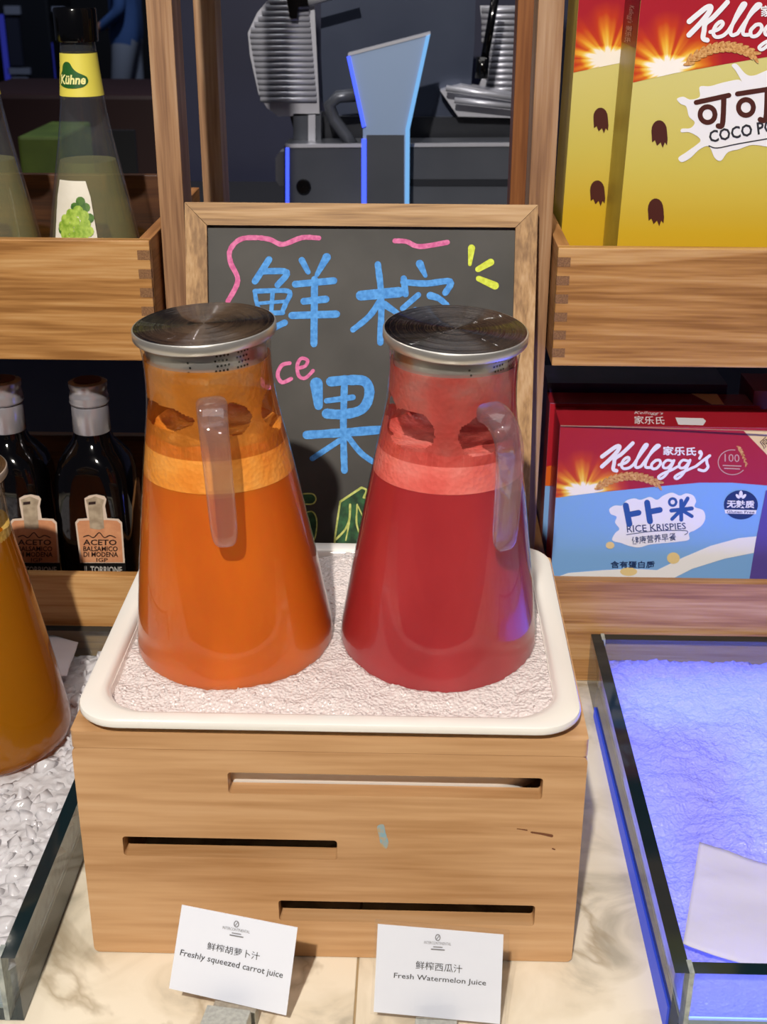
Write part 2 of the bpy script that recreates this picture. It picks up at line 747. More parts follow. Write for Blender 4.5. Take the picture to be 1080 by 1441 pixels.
M['steel_lid'] = brushed('steel_lid', '#6a6a6c', 0.08, 2.8)
M['steel'] = brushed('steel', '#cac6c0', 0.30, 0)
M['steel'].node_tree.nodes['Principled BSDF'].inputs['Metallic'].default_value = 0.75
M['dark_hole'] = plain('dark_hole', '#15130f', 0.8)
M['jug_glass'] = thin_glass('jug_glass', (0.98, 0.985, 0.985, 1), 1.45)
M['bottle_glass'] = thin_glass('bottle_glass', (0.92, 0.94, 0.94, 1), 1.6, 0.05, 0.035, (0.6, 0.66, 0.78, 1), 0.7)  # bluish body colour put in for reflections on the glass
M['tank_glass'] = thin_glass('tank_glass', (0.88, 0.93, 0.94, 1), 1.5, 0.02, 0.05, (0.6, 0.68, 0.7, 1))
M['glass_edge'] = plain('glass_edge', '#0d2026', 0.08)
M['silicone'] = mottled('silicone', '#7d8684', '#aab0ac', 120, 0.5, 0.3)
def handle_mat():
    m = thin_glass('handle_glass', (0.95, 0.94, 0.96, 1), 1.7, 0.04, 0.05, (0.85, 0.8, 0.88, 1), 0.9)
    nt = m.node_tree
    out = nt.nodes['Material Output']
    src = out.inputs['Surface'].links[0].from_socket
    g = nt.nodes.new('ShaderNodeBsdfGlass')
    g.inputs['IOR'].default_value = 1.3
    mx = nt.nodes.new('ShaderNodeMixShader')
    mx.inputs[0].default_value = 0.22
    nt.links.new(src, mx.inputs[1])
    nt.links.new(g.outputs[0], mx.inputs[2])
    nt.links.new(mx.outputs[0], out.inputs['Surface'])
    return m


M['handle_glass'] = handle_mat()
M['ice_tray'] = ice_mat('ice_tray', '#eae0de', 0.15, 420)
M['ice_left'] = ice_mat('ice_left', '#e2e0e4', 0.3, 120)
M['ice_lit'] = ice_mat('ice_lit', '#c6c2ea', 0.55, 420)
M['napkin'] = ice_mat('napkin', '#eceaf0', 0.5, 8)
M['napkin'].node_tree.nodes['Principled BSDF'].inputs['Roughness'].default_value = 0.7
M['card'] = plain('card', '#e3e8f6', 0.55)
M['ink'] = plain('ink', '#2a2a2e', 0.6)
M['ink_grey'] = plain('ink_grey', '#77777c', 0.6)
M['holder'] = mottled('holder', '#9c9b94', '#b0afa6', 400, 0.4, 0.05, metal=0.35)
M['plastic_sleeve'] = thin_glass('plastic_sleeve', (0.97, 0.97, 0.97, 1), 1.4, 0.05)
M['slate'] = mottled('slate', '#302f2c', '#494743', 14, 0.55, 0.0, lo=0.3, hi=0.75, detail=8)
M['chalk_blue'] = mottled('chalk_blue', '#3f86cf', '#5aa4ea', 300, 0.75)
M['chalk_pink'] = mottled('chalk_pink', '#c85a90', '#e27fae', 300, 0.75)
M['chalk_yellow'] = mottled('chalk_yellow', '#c2cc35', '#dcea55', 300, 0.75)
M['chalk_lime'] = mottled('chalk_lime', '#a3ad52', '#cdd27a', 300, 0.75)
M['chalk_green'] = mottled('chalk_green', '#16301c', '#2f5f38', 120, 0.75)
M['black_gloss'] = plain('black_gloss', '#070709', 0.12)
M['navy'] = mottled('navy', '#121734', '#1a2040', 3, 0.5)

scene.cycles.max_bounces = 14
scene.cycles.transparent_max_bounces = 24
scene.cycles.transmission_bounces = 12
scene.cycles.caustics_refractive = False
scene.cycles.caustics_reflective = False
scene.cycles.sample_clamp_indirect = 6

# ================================================================== COUNTER
SEAM = -0.0345
t = thing('marble_counter', 'cream veined marble counter top under the whole display', 'counter', (0, 0.9, -0.03))
MB().box((-1.2, 0.30, -0.03), (SEAM - 0.0006, 1.45, 0), bev=0.001).build('marble_slab', M['marble'], t)
MB().box((SEAM + 0.0006, 0.30, -0.03), (1.2, 1.45, 0), bev=0.001).build('marble_slab', M['marble'], t)
MB().box((SEAM - 0.002, 0.31, -0.029), (SEAM + 0.002, 1.44, -0.0012)).build('joint', plain('grout', '#a08a68', 0.8), t)

# ================================================================== WOODEN RISER BOX
BX0, BX1, BY0, BY1, BH = -0.2178, 0.1124, 0.6791, 0.9450, 0.1813
TP = 0.0125
box = thing('slotted_riser_box', 'light beech wooden box with three long slots under the white tray', 'box', ((BX0 + BX1) / 2, (BY0 + BY1) / 2, 0.0006))
ff = Face((0, BY0, 0), (0, -1, 0))
outer = rrect(BX0, BX1, 0.0006, BH - TP, 0.004, 4)
holes = []
for (x0, y0), (x1, y1) in (((320, 1087), (763, 1125)), ((172, 1177), (475, 1210)), ((392, 1267), (752, 1303))):
    a, b = atY(x0, y0, BY0), atY(x1, y1, BY0)
    holes.append(rrect(a.x, b.x, b.z, a.z, 0.0022, 4))
M['beech_slot'] = wood('beech_slot', '#9a6534', '#b57c46', '#c8935c', 'x', 0.8, 0.5, 0.8)
mb = MB()
mb.prism([outer] + holes, ff, 0.0125)
fp = mb.build('front_panel', M['beech'], box)
MB().box((BX0, BY0 + 0.0126, 0.0006), (BX0 + 0.0125, BY1, BH - TP), bev=0.0008).build('side_panel', M['beech'], box)
MB().box((BX1 - 0.0125, BY0 + 0.0126, 0.0006), (BX1, BY1, BH - TP), bev=0.0008).build('side_panel', M['beech'], box)
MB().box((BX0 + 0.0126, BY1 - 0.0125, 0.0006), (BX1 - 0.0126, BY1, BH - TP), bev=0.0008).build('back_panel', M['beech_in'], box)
TX0, TX1, TY0, TY1, TZ = -0.2159, 0.1091, 0.6735, 0.9425, 0.1933
ft = Face((0, 0, BH), (0, 0, 1))
mb = MB()
mb.prism([rrect(BX0, BX1, BY0, BY1, 0.003, 4), rrect(TX0 + 0.010, TX1 - 0.010, TY0 + 0.016, TY1 - 0.012, 0.03, 6)], ft, TP - 0.0003)
mb.build('top_panel', M['beech'], box)
# wear: a smear of blue paint, dark resin marks
fw_ = Face((0, BY0, 0), (0, -1, 0))
decal('paint_smear', [[(531, 1163), (540, 1160), (543, 1172), (547, 1185), (544, 1194), (537, 1190), (534, 1178)]], fw_, mottled('paint_smear', '#7fa6b4', '#b79a6c', 260, 0.7), box, 0.0002, True)
decal('resin_mark', stroke_polys([(748, 1171), (762, 1173), (777, 1176)], (2, 4)) + stroke_polys([(728, 1166), (742, 1168)], (1, 2)) + stroke_polys([(778, 1194), (781, 1195)], 2), fw_, plain('resin', '#6a3a1c', 0.5), box, 0.0002)

# ================================================================== WHITE TRAY
tray = thing('white_tray', 'white melamine rectangular tray full of crushed ice on the beech box', 'tray', ((TX0 + TX1) / 2, (TY0 + TY1) / 2, 0.125))


def tr_ring(inset, z, r):
    return [(x, y, z) for x, y in rrect(TX0 + inset, TX1 - inset, TY0 + inset, TY1 - inset, max(0.002, r), 10)]


# rings from outer lip underside, over the rim, into the basin, closed underneath
rings = [tr_ring(0.0160, 0.1878, 0.026), tr_ring(0.0022, 0.1872, 0.029), tr_ring(0.0004, 0.1880, 0.030), tr_ring(0.0, 0.1890, 0.030), tr_ring(0.0, 0.1914, 0.030), tr_ring(0.0007, 0.1928, 0.029),
         tr_ring(0.0020, 0.1933, 0.029), tr_ring(0.0105, 0.1932, 0.032), tr_ring(0.0128, 0.1926, 0.035), tr_ring(0.0145, 0.1910, 0.036), tr_ring(0.0158, 0.1875, 0.037), tr_ring(0.0190, 0.1500, 0.037),
         tr_ring(0.0215, 0.1320, 0.035), tr_ring(0.0290, 0.1262, 0.030)]
mb = MB()
mb.loft(rings, capa=False, capb=True)
under = [tr_ring(0.0160, 0.1878, 0.026), tr_ring(0.0172, 0.1500, 0.036), tr_ring(0.0195, 0.1310, 0.034), tr_ring(0.0285, 0.1240, 0.030)]
MBu = [list(reversed(r_)) for r_ in under]
mb.loft(MBu, capa=False, capb=True)
mb.build('tray_body', M['melamine'], tray, smooth=40)

# ================================================================== ICE helpers
_b = bmesh.new()
bmesh.ops.create_icosphere(_b, subdivisions=1, radius=1)
_b.verts.index_update()
ICO_V = [v.co.copy() for v in _b.verts]
ICO_F = [tuple(v.index for v in f.verts) for f in _b.faces]
_b.free()
def ice_sheet(name, x0, x1, y0, y1, hfun, mat_, step=0.0022, floor=None, inside=None, label=None, n_chunks=0, chunk=(0.0015, 0.004), amp=0.0018, fs=160):
    nx, ny = max(4, int((x1 - x0) / step)), max(4, int((y1 - y0) / step))
    idx = {}
    mb = MB()
    vs_, fc = [], []
    for j in range(ny + 1):
        for i in range(nx + 1):
            x, y = x0 + (x1 - x0) * i / nx, y0 + (y1 - y0) * j / ny
            if inside:
                x, y, keep = inside(x, y, step)
                if not keep:
                    continue
            z = hfun(x, y)
            q = Vector((x * fs, y * fs, 0))
            z += amp * (noise.noise(q) + 0.7 * noise.noise(q * 2.3) + 0.9 * max(0, noise.noise(q * 0.45)))
            c = 0.5 + 0.5 * noise.noise(Vector((x * 520, y * 520, 1.5)))
            z += amp * 0.55 * (c - 0.5)
            idx[(i, j)] = len(vs_)
            vs_.append((x, y, z))
    for j in range(ny):
        for i in range(nx):
            k = [(i, j), (i + 1, j), (i + 1, j + 1), (i, j + 1)]
            if all(a in idx for a in k):
                fc.append(tuple(idx[a] for a in k))
    if floor is not None:
        bd = [(i, 0) for i in range(nx + 1)] + [(nx, j) for j in range(1, ny + 1)] + [(i, ny) for i in range(nx - 1, -1, -1)] + [(0, j) for j in range(ny - 1, 0, -1)]
        base = len(vs_)
        for a in bd:
            x, y, z = vs_[idx[a]]
            vs_.append((x, y, floor))
        for k in range(len(bd)):
            k2 = (k + 1) % len(bd)
            fc.append((idx[bd[k]], base + k, base + k2, idx[bd[k2]]))
    mb.add(vs_, fc)
    surf = list(idx.values())
    for _ in range(n_chunks):
        x, y, z = vs_[random.choice(surf)]
        r = random.uniform(*chunk)
        rot = Matrix.Rotation(random.uniform(0, 6.28), 3, Vector((random.random(), random.random(), random.random() + 0.1)).normalized())
        sq = Vector((random.uniform(0.7, 1.25), random.uniform(0.7, 1.25), random.uniform(0.3, 0.7)))
        ph = random.uniform(0, 50)
        vv = []
        for d_ in ICO_V:
            k_ = r * (1 + 0.9 * noise.noise(d_ * 1.6 + Vector((ph, ph, 0))))
            vv.append(Vector((x, y, z - r * 0.25)) + rot @ Vector((d_.x * sq.x, d_.y * sq.y, d_.z * sq.z)) * k_)
        mb.add(vv, ICO_F)
    o = mb.build(name, mat_, None, loc=((x0 + x1) / 2, (y0 + y1) / 2, floor if floor is not None else min(v[2] for v in vs_)))
    for p_ in o.data.polygons:
        p_.use_smooth = True
    tag(o, label, 'ice', None, 'stuff')
    return o


JUG_C = dict(b=(-0.1260, 0.7964, 0.178), ax=(-0.0401, -0.0424, 1))
JUG_M = dict(b=(0.0179, 0.7997, 0.178), ax=(0.028, -0.076, 1))


def tray_h(x, y):
    z = 0.1805 + 0.004 * noise.noise(Vector((x * 18, y * 18, 3)))
    # heap between and behind the jugs
    z += 0.014 * math.exp(-((x + 0.050) / 0.035) ** 2 - ((y - 0.905) / 0.05) ** 2)
    z += 0.007 * math.exp(-((x + 0.052) / 0.022) ** 2 - ((y - 0.745) / 0.03) ** 2)
    z += 0.004 * math.exp(-((x - 0.095) / 0.02) ** 2)
    for J in (JUG_C, JUG_M):
        d = math.hypot(x - J['b'][0], y - J['b'][1])
        if d < 0.066:
            z = min(z, 0.1735)
        elif d < 0.088:
            z += 0.0045 * (0.088 - max(d, 0.071)) / 0.017
    # fall slightly toward the front edge
    z -= 0.004 * max(0, 1 - (y - TY0 - 0.015) / 0.03)
    return z


def tray_in(x, y, step):
    """keep grid points inside the basin; points just past its wall move onto the wall"""
    r, q = 0.036, 0.0161
    cx = min(max(x, TX0 + q + r), TX1 - q - r)
    cy = min(max(y, TY0 + q + r), TY1 - q - r)
    d = math.hypot(x - cx, y - cy)
    if d <= r:
        return x, y, True
    if d > r + 1.45 * step:
        return x, y, False
    return cx + (x - cx) * r / d, cy + (y - cy) * r / d, True


ice_sheet('crushed_ice', TX0 + 0.0150, TX1 - 0.0150, TY0 + 0.0150, TY1 - 0.0150, tray_h, M['ice_tray'], 0.0018, None, tray_in,
          'pinkish white crushed ice filling the white tray around the jugs', 2600, (0.0007, 0.0019), amp=0.0010)

# ================================================================== JUGS
PROF = [(0.0, 0.0), (0.058, 0.0), (0.0650, 0.0015), (0.0690, 0.006), (0.0700, 0.012), (0.0690, 0.022), (0.0660, 0.043), (0.0628, 0.066), (0.0590, 0.090), (0.0555, 0.113),
        (0.0520, 0.135), (0.0490, 0.153), (0.0460, 0.170), (0.0437, 0.183), (0.0422, 0.194), (0.0415, 0.204), (0.0413, 0.215), (0.0415, 0.224), (0.0422, 0.230), (0.0432, 0.2338)]


def rad(s_):
    for (r0, z0), (r1, z1) in zip(PROF[1:], PROF[2:]):
        if z0 <= s_ <= z1 and z1 > z0:
            return r0 + (r1 - r0) * (s_ - z0) / (z1 - z0)
    return PROF[-1][0]


def jug_rot(ax):
    a = Vector(ax).normalized()
    x = (Vector((1, 0, 0)) - a * a.x).normalized()
    y = a.cross(x)
    return Matrix((x, y, a)).transposed()


def juice_mat(name, c1, c2, rough=0.35, scale=60, sss=0.0):
    m = mottled(name, c1, c2, scale, rough, 0, (1, 1, 0.35))
    p = m.node_tree.nodes['Principled BSDF']
    p.inputs['Subsurface Weight'].default_value = 0.6
    p.inputs['Subsurface Radius'].default_value = (1.0, 0.5, 0.3)
    p.inputs['Subsurface Scale'].default_value = 0.012
    return m


def bubble_mat(name, c1, c2, c3, film=False):
    m, nt, p, out = new_mat(name)
    N, L = nt.nodes, nt.links
    tc = N.new('ShaderNodeTexCoord')
    v = N.new('ShaderNodeTexVoronoi')
    v.inputs['Scale'].default_value = 330
    n_ = N.new('ShaderNodeTexNoise')
    n_.inputs['Scale'].default_value = 45
    n_.inputs['Detail'].default_value = 6
    L.new(tc.outputs['Object'], v.inputs['Vector'])
    L.new(tc.outputs['Object'], n_.inputs['Vector'])
    cr = N.new('ShaderNodeValToRGB')
    e = cr.color_ramp.elements
    e[0].position, e[0].color = 0.30, srgb(c1)
    e[1].position, e[1].color = 0.70, srgb(c3)
    k = e.new(0.5)
    k.color = srgb(c2)
    L.new(n_.outputs['Fac'], cr.inputs[0])
    L.new(cr.outputs[0], p.inputs['Base Color'])
    b = N.new('ShaderNodeBump')
    b.inputs['Strength'].default_value = 0.5
    b.inputs['Distance'].default_value = 0.0008
    L.new(v.outputs['Distance'], b.inputs['Height'])
    L.new(b.outputs[0], p.inputs['Normal'])
    p.inputs['Roughness'].default_value = 0.4
    if film:
        tl = N.new('ShaderNodeBsdfTranslucent')
        L.new(cr.outputs[0], tl.inputs[0])
        m1 = N.new('ShaderNodeMixShader')
        m1.inputs[0].default_value = 0.45
        L.new(p.outputs[0], m1.inputs[1])
        L.new(tl.outputs[0], m1.inputs[2])
        n2 = N.new('ShaderNodeTexNoise')
        n2.inputs['Scale'].default_value = 90
        n2.inputs['Detail'].default_value = 5
        L.new(tc.outputs['Object'], n2.inputs['Vector'])
        r2 = N.new('ShaderNodeValToRGB')
        r2.color_ramp.elements[0].position = 0.42
        r2.color_ramp.elements[0].color = (0.05, 0.05, 0.05, 1)
        r2.color_ramp.elements[1].position = 0.62
        r2.color_ramp.elements[1].color = (0.26, 0.26, 0.26, 1)
        L.new(n2.outputs['Fac'], r2.inputs[0])
        tr = N.new('ShaderNodeBsdfTransparent')
        m2 = N.new('ShaderNodeMixShader')
        L.new(r2.outputs[0], m2.inputs[0])
        L.new(m1.outputs[0], m2.inputs[1])
        L.new(tr.outputs[0], m2.inputs[2])
        L.new(m2.outputs[0], out.inputs['Surface'])
    return m


def make_jug(name, label, J, phi, level, juice, foam, film, foam_top, film_top, patches, seed, group):
    rot = jug_rot(J['ax'])
    root = thing(name, label, 'jug', J['b'], group, rot)
    Mw = W[root]
    random.seed(seed)
    n = 72

    def put(mb):
        mb.v = [Mw @ p for p in mb.v]
        return mb
    # glass wall, outer and inner skin
    T = 0.0022
    inner = [(max(0.0, r - T), z + (T if z < 0.01 else 0)) for r, z in reversed(PROF)]
    mb = MB().lathe(PROF[1:] + [(PROF[-1][0] - 0.001, 0.2344), (PROF[-1][0] - 0.0022, 0.2338)] + [p_ for p_ in inner[:-1] if p_[1] > 0.216], n)
    put(mb).build('glass_body', M['jug_glass'], root, smooth=True, fix=False)
    MB_ = MB().lathe([(0.0005, 0.0), (0.058, 0.0)], n)
    put(MB_).build('glass_base', M['jug_glass'], root, smooth=True)
    # gravity in the jug's frame: level surfaces stay horizontal
    g = rot.transposed() @ Vector((0, 0, 1))

    def lev(s0, x, y):
        return s0 - (g.x * x + g.y * y) / g.z
    off = 0.0007
    # juice
    pr = [(0.0005, 0.0010), (0.056, 0.0010)] + [(r - off, z + 0.0005) for r, z in PROF[2:] if 0.001 < z < level - 0.012]
    rings = [[Vector((r * math.cos(2 * math.pi * k / n), r * math.sin(2 * math.pi * k / n), z)) for k in range(n)] for r, z in pr]
    top = []
    for k in range(n):
        a = 2 * math.pi * k / n
        r = rad(level) - off
        for _ in range(3):
            z = lev(level, r * math.cos(a), r * math.sin(a))
            r = rad(z) - off
        top.append(Vector((r * math.cos(a), r * math.sin(a), z)))
    rings.append(top)
    rings.append([Vector((p.x * 0.02, p.y * 0.02, level)) for p in top])
    mb = MB().loft(rings, capa=True, capb=True)
    put(mb).build('juice', juice, root, smooth=50)
    # foam layer on the juice: solid band, ragged surface
    rings = [[Vector((p.x, p.y, p.z + 0.0001)) for p in top]]
    steps = 8
    for j in range(1, steps + 1):
        ring = []
        for k in range(n):
            a = 2 * math.pi * k / n
            s0 = level + (foam_top - level) * j / steps
            if j == steps:
                s0 += 0.005 * noise.noise(Vector((math.cos(a) * 2.2, math.sin(a) * 2.2, seed)))
            r = rad(s0) - off
            z = lev(s0, r * math.cos(a), r * math.sin(a))
            r = rad(z) - off
            ring.append(Vector((r * math.cos(a), r * math.sin(a), z)))
        rings.append(ring)
    last = rings[-1]
    for f_ in (0.8, 0.5, 0.2, 0.02):
        rings.append([Vector((p.x * f_, p.y * f_, lev(foam_top - 0.006, p.x * f_, p.y * f_) + 0.003 * noise.noise(Vector((p.x * f_ * 60, p.y * f_ * 60, seed))))) for p in last])
    mb = MB().loft(rings, capa=False, capb=True)
    put(mb).build('foam', foam, root, smooth=50)
    # film of bubbles drying on the wall above, torn open in places
    nz, na = 64, 300
    vs_, fs = [], []
    for j in range(nz + 1):
        for k in range(na):
            a = 2 * math.pi * k / na
            s0 = foam_top - 0.008 + (film_top - foam_top + 0.008) * j / nz
            r = rad(s0) - off
            z = lev(s0, r * math.cos(a), r * math.sin(a))
            r = rad(z) - off
            vs_.append(Vector((r * math.cos(a), r * math.sin(a), z)))

    def hole(a, s0):
        q = Vector((math.cos(a) * 3.2, math.sin(a) * 3.2, s0 * 60 + seed))
        nn = noise.noise(q) + 0.45 * noise.noise(q * 3.1)
        d = -9
        for (pa, ps, wa, ws) in patches:
            da = (a - pa + math.pi) % (2 * math.pi) - math.pi
            d = max(d, 1 - math.sqrt((da / wa) ** 2 + ((s0 - ps) / ws) ** 2))
        return d + 0.16 * nn > 0.0
    for j in range(nz):
        for k in range(na):
            a = 2 * math.pi * (k + 0.5) / na
            s0 = foam_top - 0.008 + (film_top - foam_top + 0.008) * (j + 0.5) / nz
            if hole(a, s0):
                continue
            k2 = (k + 1) % na
            fs.append((j * na + k, j * na + k2, (j + 1) * na + k2, (j + 1) * na + k))
    mb = MB().add(vs_, fs)
    put(mb).build('foam_film', film, root, smooth=True, kind='stuff')
    # handle: hangs free from the neck
    er = Vector((math.sin(phi), -math.cos(phi), 0))
    et = Vector((math.cos(phi), math.sin(phi), 0))
    path = [(0.0412, 0.2015), (0.048, 0.2030), (0.056, 0.2020), (0.0625, 0.1985), (0.0675, 0.1925), (0.0700, 0.184), (0.0708, 0.172), (0.0712, 0.155), (0.0716, 0.140), (0.0720, 0.126), (0.0721, 0.1205), (0.0721, 0.1180)]
    hw = [0.0105, 0.0100, 0.0096, 0.0094, 0.0092, 0.0091, 0.0090, 0.0089, 0.0088, 0.0086, 0.0070, 0.0040]
    ht = [0.0075, 0.0062, 0.0055, 0.0052, 0.0050, 0.0048, 0.0046, 0.0045, 0.0044, 0.0043, 0.0036, 0.0018]
    rings = []
    for i, (r, z) in enumerate(path):
        p = er * r + Vector((0, 0, z))
        i0, i1 = max(0, i - 1), min(len(path) - 1, i + 1)
        tg = (er * (path[i1][0] - path[i0][0]) + Vector((0, 0, path[i1][1] - path[i0][1]))).normalized()
        nn = tg.cross(et).normalized()
        ring = []
        for k in range(20):
            a = 2 * math.pi * k / 20
            c, s_ = math.cos(a), math.sin(a)
            e_ = 0.62
            ring.append(p + et * (hw[i] * math.copysign(abs(c) ** e_, c)) + nn * (ht[i] * math.copysign(abs(s_) ** e_, s_)))
        rings.append(ring)
    mb = MB().loft(rings)
    h = put(mb).build('handle', M['handle_glass'], root, smooth=True, fix=True)
    sub = h.modifiers.new('sub', 'SUBSURF')
    sub.levels = 1
    sub.render_levels = 1
    # steel lid with strainer collar
    LR = 0.0461
    mb = MB().lathe([(0.0004, 0.2419), (LR - 0.0011, 0.2419)], 96, 0)
    mb.lathe([(LR - 0.0011, 0.2419), (LR - 0.0004, 0.2416), (LR, 0.2409), (LR, 0.2362), (LR - 0.0006, 0.2352), (LR - 0.0025, 0.2347), (0.0004, 0.2347)], 96, 1)
    mb.f = [tuple(reversed(q)) for q in mb.f]
    lid = put(mb).build('lid', [M['steel_lid'], M['steel']], root, smooth=35)
    mb = MB().lathe([(0.0388, 0.2346), (0.0388, 0.2195), (0.0378, 0.2185), (0.0370, 0.2195), (0.0370, 0.2346)], 72)
    put(mb).build('strainer_collar', M['steel'], lid, smooth=40)
    mb = MB()
    for (pa, rows, cols) in ((phi + 0.25, 4, 4), (phi + 0.62, 4, 4), (phi - 0.28, 3, 1)):
        for i in range(rows):
            for j in range(cols):
                a = pa + (j - cols / 2) * 0.062 + (0.031 if i % 2 else 0)
                z = 0.2225 + i * 0.0032
                c = Vector((math.sin(a), -math.cos(a), 0)) * 0.03905 + Vector((0, 0, z))
                u = Vector((math.cos(a), math.sin(a), 0))
                mb.add([c + u * 0.0008 * math.cos(q * math.pi / 4) + Vector((0, 0, 0.0008 * math.sin(q * math.pi / 4))) for q in range(8)], [tuple(range(8))])
    put(mb).build('strainer_holes', M['dark_hole'], lid, kind='stuff')
    return root


pi = math.pi
# azimuths for patches: angle a measured as cos->x, sin->y ; camera side is a = -pi/2
cj = juice_mat('carrot_juice', '#c85e10', '#d86a10', 0.4, 25)
cf = bubble_mat('carrot_foam', '#e8862a', '#f39a3c', '#f5a850')
cfl = bubble_mat('carrot_film', '#c87824', '#df8a30', '#eea04a', True)
wj = juice_mat('watermelon_juice', '#a5262c', '#b53338', 0.4, 25)
wf = bubble_mat('watermelon_foam', '#df5a52', '#ec7268', '#f08a80')
wfl = bubble_mat('watermelon_film', '#cf5048', '#e0665c', '#ea8478', True)
make_jug('juice_jug', 'tall glass jug of orange carrot juice with a steel lid', JUG_C, R(10), 0.1425, cj, cf, cfl, 0.172, 0.2215,
         [(-pi / 2 - 0.85, 0.189, 0.75, 0.008), (-pi / 2 + 0.45, 0.190, 0.35, 0.010), (-pi / 2 + 1.35, 0.188, 0.35, 0.014), (pi / 2, 0.192, 1.1, 0.006)], 11, 'juice jugs in the ice')
make_jug('juice_jug', 'tall glass jug of red watermelon juice with a steel lid', JUG_M, R(30), 0.1450, wj, wf, wfl, 0.171, 0.2215,
         [(-pi / 2 - 0.75, 0.184, 0.50, 0.012), (-pi / 2 + 0.50, 0.182, 0.42, 0.013), (-pi / 2 - 1.4, 0.193, 0.4, 0.008), (pi / 2 + 0.4, 0.186, 0.8, 0.008)], 23, 'juice jugs in the ice')

# ================================================================== BLACKBOARD
BS = 0.25
BTY, BTZ = 1.072, 0.4445
bn = Vector((0, -1, BS)).normalized()
bup = Vector((0, BS, 1)).normalized()
bf = Face((0, BTY, BTZ), bn, (1, 0, 0))
BL, BRt = -0.1955, 0.0995
LEN = (BTZ - 0.004) / bup.z
FW = 0.0185
bb = thing('blackboard', 'framed blackboard with blue chalk writing leaning behind the juice jugs', 'blackboard', (-0.048, 0.966, 0.0))


def frame_piece(poly, mat_):
    mb = MB()
    mb.prism([poly], bf, 0.014, 0.0)
    return mb.build('frame_rail', mat_, bb)


g_ = 0.0003
frame_piece([(BL, 0), (BL + FW, -FW), (BRt - FW, -FW), (BRt, 0)][::-1], M['board_frame_x'])
frame_piece([(BL, -g_), (BL, -LEN), (BL + FW - g_, -LEN + FW), (BL + FW - g_, -FW - g_)], M['board_frame_z'])
frame_piece([(BRt, -g_), (BRt - FW + g_, -FW - g_), (BRt - FW + g_, -LEN + FW), (BRt, -LEN)], M['board_frame_z'])
frame_piece([(BL + g_, -LEN), (BRt - g_, -LEN), (BRt - FW, -LEN + FW - g_), (BL + FW, -LEN + FW - g_)], M['board_frame_x'])
mb = MB()
mb.prism([[(BL + FW - 0.004, -LEN + FW - 0.004), (BRt - FW + 0.004, -LEN + FW - 0.004), (BRt - FW + 0.004, -FW + 0.004), (BL + FW - 0.004, -FW + 0.004)]], bf, 0.004, -0.005)
mb.build('slate_panel', M['slate'], bb)
sf = Face(bf.pt((0, 0), -0.005), bn, (1, 0, 0))
CB, CP, CY = M['chalk_blue'], M['chalk_pink'], M['chalk_yellow']
strokes('chalk_character', [  # 鲜
    ([(379, 365), (359, 396)], 9), ([(370, 382), (404, 383), (391, 401)], 9), ([(359, 410), (361, 424), (366, 440)], 6), ([(359, 410), (385, 409), (408, 411), (402, 428), (397, 440)], 7),
    ([(362, 427), (402, 424)], 5), ([(384, 411), (382, 440)], 6), ([(365, 441), (398, 440)], 7), ([(360, 466), (380, 463), (401, 454)], 9),
    ([(425, 366), (434, 383)], (9, 7)), ([(460, 362), (446, 387)], (12, 6)), ([(416, 400), (470, 395)], 10), ([(428, 424), (459, 421)], 10), ([(411, 444), (474, 442)], 10), ([(443, 393), (442, 484)], 9.5)], sf, CB, bb, 0.0003, 0.06)
strokes('chalk_character', [  # 榨
    ([(508, 416), (563, 411)], 14), ([(532, 372), (537, 420), (535.5, 482)], 9), ([(534, 425), (520, 445), (497, 464)], (9, 8)), ([(541, 428), (560, 441)], (10, 7)),
    ([(591, 371), (599, 388)], (11, 6)), ([(568.5, 392), (571, 414)], 9), ([(568, 397), (600, 399), (634, 396), (627, 412)], 9), ([(589, 415), (567, 434)], 8), ([(606, 416), (618, 420), (630, 430)], (11, 7)),
    ([(585, 436), (560, 470)], 8), ([(585, 447), (640, 445)], 8), ([(600, 447), (600, 500)], 8)], sf, CB, bb, 0.0003, 0.06)
strokes('chalk_character', [  # 果
    ([(445.5, 540), (448.5, 571)], (18, 12)), ([(466, 537), (490, 535), (512, 536), (520, 548), (517, 566), (506, 578), (482, 583), (460, 582)], 14), ([(460, 564), (497, 559)], 8),
    ([(485, 540), (483.5, 603), (485, 662)], 9.5), ([(432, 612), (480, 609), (545, 604)], 12), ([(478, 620), (440, 645)], 8), ([(491, 616), (509, 638), (532, 654)], 8)], sf, CB, bb, 0.0003, 0.06)
strokes('chalk_word', [([(408, 511), (397, 514), (391, 527), (397, 538), (410, 533)], 5.5), ([(420, 518), (430, 515), (433, 507), (424, 504.5), (418.5, 515), (421, 529), (430, 532), (441, 521.5)], 5), ([(372, 512), (370, 540), (380, 545)], 6)], sf, CP, bb, 0.0003, 0.06)
strokes('chalk_line', [([(449, 335), (425, 334.5), (398, 344), (380, 337), (360, 334.5), (338, 337), (324, 352), (325, 370), (335, 395), (321, 424)], 7)], sf, CP, bb, 0.0003, 0.08)
strokes('chalk_line', [([(556, 339), (572.5, 340), (591, 347), (630, 341)], 7)], sf, CP, bb, 0.0003, 0.06)
for pts, wd in (([(664, 349), (661.6, 372)], (10, 5)), ([(673, 379), (691, 369)], (8, 10)), ([(674, 392), (697, 402)], (8, 11))):
    strokes('chalk_ray', [(pts, wd)], sf, CY, bb, 0.0003)
decal('chalk_leaf', [[(470, 790), (471.5, 755), (479, 706), (509, 686), (516, 690), (512, 700.5), (516, 706), (508, 745), (505, 790)]], sf, M['chalk_green'], bb, 0.0002)
